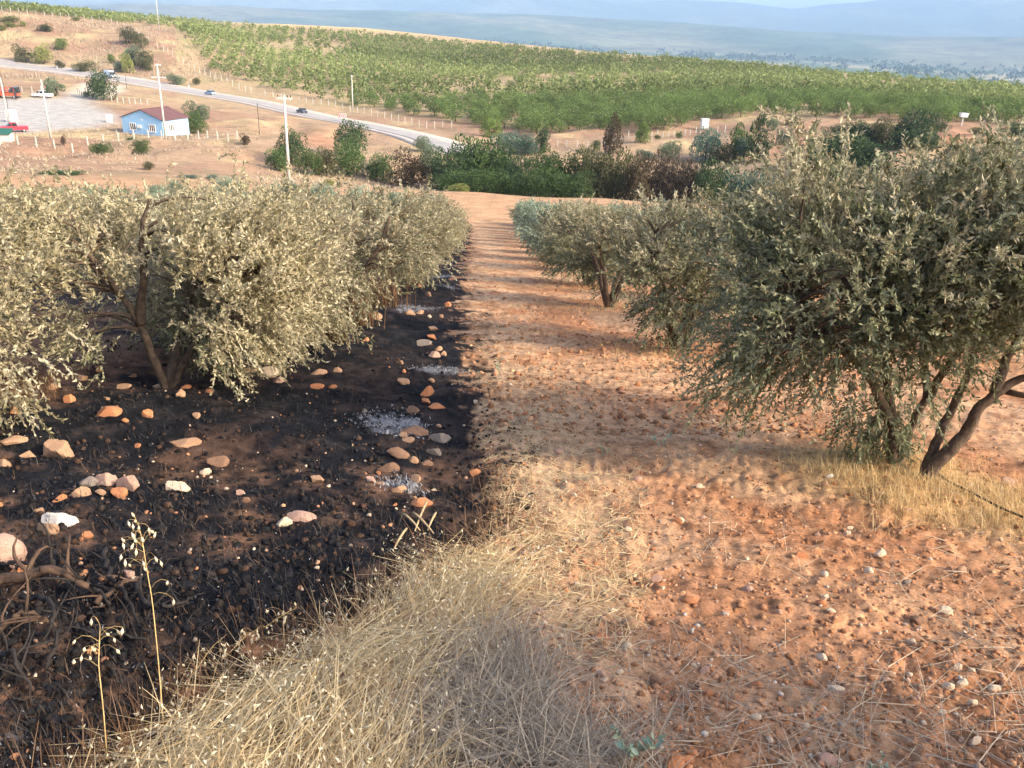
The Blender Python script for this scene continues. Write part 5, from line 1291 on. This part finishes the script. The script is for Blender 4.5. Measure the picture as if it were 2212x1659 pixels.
    # far field edge: dry tufts on banks beyond
    th = rng.uniform(-.62, .62, 26000); r = np.exp(rng.uniform(math.log(99), math.log(165), 26000)); x = r*np.sin(th); y = r*np.cos(th)
    k = (fbm(x*.12, y*.12, 141, 3) > .42) & (sdist(x, y, LOT) < -1) & (seg_dist(x, y, ROADP) > 8); x, y = x[k], y[k]
    grass('bank_grass', 'dry tan grass tufts on the banks beyond the olive field', 'dry grass', x, y, GREYS, rng, (.2, .55), .09, (.2, 1.2), None, .5, 0, 2)
    th = rng.uniform(-.62, -.22, 12000); r = rng.uniform(285, 410, 12000); x = r*np.sin(th); y = r*np.cos(th)
    k = (fbm(x*.06, y*.06, 151, 3) > .45) & (seg_dist(x, y, ROADP) > 8); x, y = x[k], y[k]
    grass('hillside_grass', 'dry tan grass tufts on the hillside above the road', 'dry grass', x, y, GREYS, rng, (.4, 1.1), .22, (.0, .8), None, .5, 0, 2)
grasses()

# scorched shoots under the left row
def shoots():
    rng = np.random.default_rng(44)
    for px, py, w_, h_, n in ((715, 742, 60, 62, 240), (765, 705, 75, 66, 240), (825, 662, 80, 62, 240), (885, 612, 52, 44, 170), (925, 577, 42, 36, 120)):
        p = hit(px, py); d = np.linalg.norm(p-CAM); W_ = w_*d/FPX*.5; H = h_*d/FPX
        x = rng.normal(0, W_*.6, n); y = rng.normal(-.1, W_*.4, n)
        V, F, _ = blades(p[0]+x, p[1]+y, 0, rng.uniform(0, 6.28, n), rng.uniform(0, .3, n), rng.uniform(.6, 1.3, n)*H, np.full(n, .011), rng.uniform(0, .3, n), rng)
        g = gz(p[0], p[1]); u = rng.uniform(0, .7, n)
        e = empty('scorched_shoots', (p[0], p[1], g)); tag(e, 'clump of scorched brown shoots under the drooping olive row', 'dead shoots', 'scorched shoots under the left row')
        link('stems', npmesh('stems', V-[p[0], p[1], g], F, CHARB, np.repeat(np.stack([u, u*0, u*0], 1), 8, 0)), e)
shoots()

# ------------------------------------------------------------------ single things close by
M_CHARW = plain('charred_wood', (.030, .025, .023), .9, .4, 20, bump=.6)
M_BRNW = plain('scorched_wood', (.10, .062, .042), .9, .35, 20, bump=.6)
def branches():
    rng = np.random.default_rng(55)
    f = lambda x, y: (x*.3792, 1030+y*.3792)
    for i, (r0, mat, pts, lab) in enumerate((
        (.030, M_BRNW, [(-60, 690), (120, 700), (300, 712), (430, 725), (590, 745)], 'thickest scorched branch lying in the burnt brushwood'),
        (.016, M_CHARW, [(265, 545), (350, 640), (480, 715), (560, 735), (640, 800)], None), (.013, M_CHARW, [(610, 480), (620, 600), (685, 730), (735, 775), (790, 905), (870, 1000)], None),
        (.014, M_CHARW, [(140, 740), (250, 800), (330, 880), (350, 960), (300, 1000), (205, 955)], None), (.014, M_BRNW, [(560, 790), (690, 730), (820, 655)], None),
        (.014, M_CHARW, [(790, 700), (830, 830), (900, 862), (1000, 850), (1110, 800)], None), (.016, M_BRNW, [(-40, 970), (100, 930), (210, 915), (330, 905)], None),
        (.012, M_CHARW, [(20, 1060), (120, 1180), (185, 1255)], None), (.010, M_CHARW, [(480, 900), (545, 1000), (700, 982), (860, 1002)], None), (.012, M_CHARW, [(270, 1135), (335, 1100), (362, 1000), (350, 930)], None), (.012, M_CHARW, [(0, 560), (90, 620), (210, 640), (300, 700)], None))):
        P = np.array([ghit(*f(*q)) for q in pts]); P[:, 2] += r0+.02+.10*np.sin(np.linspace(0, math.pi, len(P)))*rng.uniform(.3, 1.3)
        t = np.linspace(0, len(P)-1, len(P)*4); Q = np.stack([np.interp(t, range(len(P)), P[:, k]) for k in range(3)], 1)
        for _ in range(2): Q[1:-1] = (Q[:-2]+2*Q[1:-1]+Q[2:])/4
        Q[1:-1] += rng.normal(0, .006, (len(Q)-2, 3)); o = Q[0].copy()
        e = empty('burnt_branch', o); tag(e, lab or 'thin crooked burnt branch lying on the black ground', 'branch', None if lab else 'burnt branches on the black ground')
        MB().tube(Q-o, r0*np.linspace(1, .45, len(Q)), 7).build('wood', mat, e, True)
        for k in range(5):
            j = rng.integers(2, len(Q)-2); d = rng.normal(size=3); d[2] = abs(d[2])*.5+.1; d /= np.linalg.norm(d)
            MB().tube(curve(Q[j]-o, Q[j]-o+d*rng.uniform(.1, .28), rng.normal(0, .02, 3), 5), r0*np.linspace(.45, .12, 5), 5).build('twig', mat, e, True)
    zb = lambda x, y: (704.8+x*.2942, 704.8+y*.2942)
    for a, b in (((570, 1385), (690, 1460)), ((640, 1375), (790, 1480)), ((740, 1290), (650, 1470)), ((805, 1360), (745, 1450)), ((590, 1510), (500, 1650))):
        p, q = ghit(*zb(*a)), ghit(*zb(*b)); p[2] += .06; q[2] += .02
        o = p.copy()
        m = MB(); m.tube(curve(p-o, q-o, (0, 0, .01), 5), [.007, .0075, .007, .006, .004], 6)
        tag(m.build('broken_reed', plain('pale_reed', (.50, .36, .20), .8, .2, 30), None, True, loc=o), 'pale broken reed lying at the edge of the black ground', 'reed', 'broken reeds at the burn edge')
    # drip pipe
    P = np.array([ghit(px, py) for px, py in ((1978, 1003), (2040, 1052), (2100, 1092), (2165, 1122), (2235, 1160), (2340, 1215))]); P[:, 2] += .035
    t = np.linspace(0, 5, 30); Q = np.stack([np.interp(t, range(6), P[:, k]) for k in range(3)], 1)
    for _ in range(3): Q[1:-1] = (Q[:-2]+2*Q[1:-1]+Q[2:])/4
    Q[:, 2] = np.maximum(Q[:, 2], zground(Q[:, 0], Q[:, 1])+.02)
    tag(MB().tube(Q, .0085, 8).build('irrigation_pipe', plain('black_pipe', (.025, .025, .027), .5, .1), None, True), 'black irrigation pipe running through the golden grass', 'pipe')
branches()

def oats():
    rng = np.random.default_rng(66)
    f = lambda x, y: (x*.3792, 1030+y*.3792)
    sp = MB(); sp.add([(0, 0, 0), (.0042, 0, -.009), (0, .0036, -.010), (-.0042, 0, -.009), (0, -.0036, -.010), (.0005, 0, -.022)], [(0, 2, 1), (0, 3, 2), (0, 4, 3), (0, 1, 4), (5, 1, 2), (5, 2, 3), (5, 3, 4), (5, 4, 1)])
    spm = sp.mesh('spikelet', plain('oat_husk', (.74, .63, .42), .7, .15, 60), True)
    stm = plain('oat_stem', (.60, .42, .18), .6, .2, 30)
    for pts, n, lab in (
        ([(938, 1455), (905, 1080), (868, 700), (838, 540), (812, 370), (793, 290), (775, 245)], 24, 'tallest wild oat stalk standing before the black ground'),
        ([(612, 1640), (590, 1330), (560, 1075), (566, 950), (571, 850), (562, 825)], 13, 'shorter wild oat stalk beside the tallest one'),
        ([(1010, 1225), (1090, 1140), (1150, 1050), (1215, 960), (1290, 900)], 15, 'wild oat arching lowest over the burn edge'),
        ([(1200, 1120), (1300, 1010), (1400, 905), (1480, 860)], 16, 'middle one of the wild oats arching over the burn edge'),
        ([(1400, 960), (1520, 850), (1620, 780), (1690, 745)], 15, 'wild oat arching highest over the burn edge')):
        b = ghit(*f(*pts[0])); d = math.hypot(b[0], b[1])
        P = np.array([at(*f(*q), d*(1+.02*i)) for i, q in enumerate(pts)]); P[0] = b
        t = np.linspace(0, len(P)-1, 26); Q = np.stack([np.interp(t, range(len(P)), P[:, k]) for k in range(3)], 1)
        for _ in range(3): Q[1:-1] = (Q[:-2]+2*Q[1:-1]+Q[2:])/4
        e = empty('wild_oat', b); tag(e, lab, 'wild oat', 'wild oat stalks at the burn edge')
        MB().tube(Q-b, np.linspace(.0024, .0009, 26), 5).build('stem', stm, e, True)
        up = d > 0
        for k in range(n):
            s = rng.uniform(.36, 1.0) if len(pts) > 5 else rng.uniform(.3, 1.0); j = s*25; q = Q[int(j)]*(1-j % 1)+Q[min(25, int(j)+1)]*(j % 1)-b
            a = rng.uniform(0, 6.28); ln = rng.uniform(.03, .095)*(1.3-s*.6)
            tip = q+np.array([math.cos(a)*ln, math.sin(a)*ln*.6, rng.uniform(-.2, .5)*ln])
            pd = MB().tube(curve(q, tip, (0, 0, ln*.25), 4), .0006, 3, False).build('pedicel', stm, e)
            o = link('spikelet', spm, e, loc=tip, scale=rng.uniform(1.3, 1.8)); o.rotation_euler = (rng.uniform(-.5, .5), rng.uniform(-.5, .5), a)
oats()

def weeds():
    rng = np.random.default_rng(67)
    lf = MB(); lf.add([(0, 0, 0), (.012, .004, .012), (.010, .008, .034), (0, .012, .052), (-.010, .008, .034), (-.012, .004, .012), (0, .002, .026)], [(0, 1, 6), (1, 2, 6), (2, 3, 6), (3, 4, 6), (4, 5, 6), (5, 0, 6)])
    lm = leafmat('weed_leaf', (.19, .26, .17), (.34, .43, .30)); lmg = plain('weed_leaf_green', (.30, .38, .27), .7, .25, 30)
    lme = lf.mesh('leaf', lmg, True); stm = plain('weed_stem', (.26, .30, .18), .7, .15)
    for px, py, h_, n, lab in ((1360, 1650, 95, 34, 'blue green leafy weed growing from the grey dead grass'), (1885, 1672, 46, 20, 'dark green weed on the stony soil, away from the dead grass'), (1425, 972, 40, 16, 'small green weed near the foot of the golden grass mound'), (1305, 985, 26, 12, 'tiny green weed on the soil beside the dirt path'), (1078, 800, 24, 10, 'tiny green weed at the scorched edge of the path')):
        b = ghit(px, py); d = np.linalg.norm(b-CAM); H = h_*d/FPX
        e = empty('weed', b); tag(e, lab, 'weed')
        for k in range(max(3, n//6)):
            a = rng.uniform(0, 6.28); tip = np.array([math.cos(a)*H*.5, math.sin(a)*H*.5, H*rng.uniform(.55, 1.0)])
            C_ = curve((0, 0, -.01), tip, (0, 0, H*.12), 6); MB().tube(C_, np.linspace(.0026, .001, 6), 5).build('stem', stm, e, True)
            for j in range(9):
                q = C_[rng.integers(2, 6)]; o = link('leaf', lme, e, loc=q, scale=rng.uniform(.5, .95)*max(.5, H/.20))
                o.rotation_euler = (rng.uniform(-1.2, 1.2), rng.uniform(-1.2, 1.2), rng.uniform(0, 6.28))
weeds()

# ------------------------------------------------------------------ air
def haze():
    m = bpy.data.materials.new('haze_air'); m.use_nodes = True; t = m.node_tree
    t.nodes.remove(t.nodes['Principled BSDF'])
    v = t.nodes.new('ShaderNodeVolumePrincipled')
    v.inputs['Color'].default_value = (.44, .65, 1.0, 1); v.inputs['Density'].default_value = 1.1e-4; v.inputs['Anisotropy'].default_value = -.1
    t.links.new(v.outputs[0], t.nodes['Material Output'].inputs['Volume'])
    MB().box((0, 0, 390), (34000, 34000, 1000)).build('haze', m)
    tag(bpy.data.objects['haze'], 'pale blue haze filling the valley air', 'haze', kind='stuff')
haze()
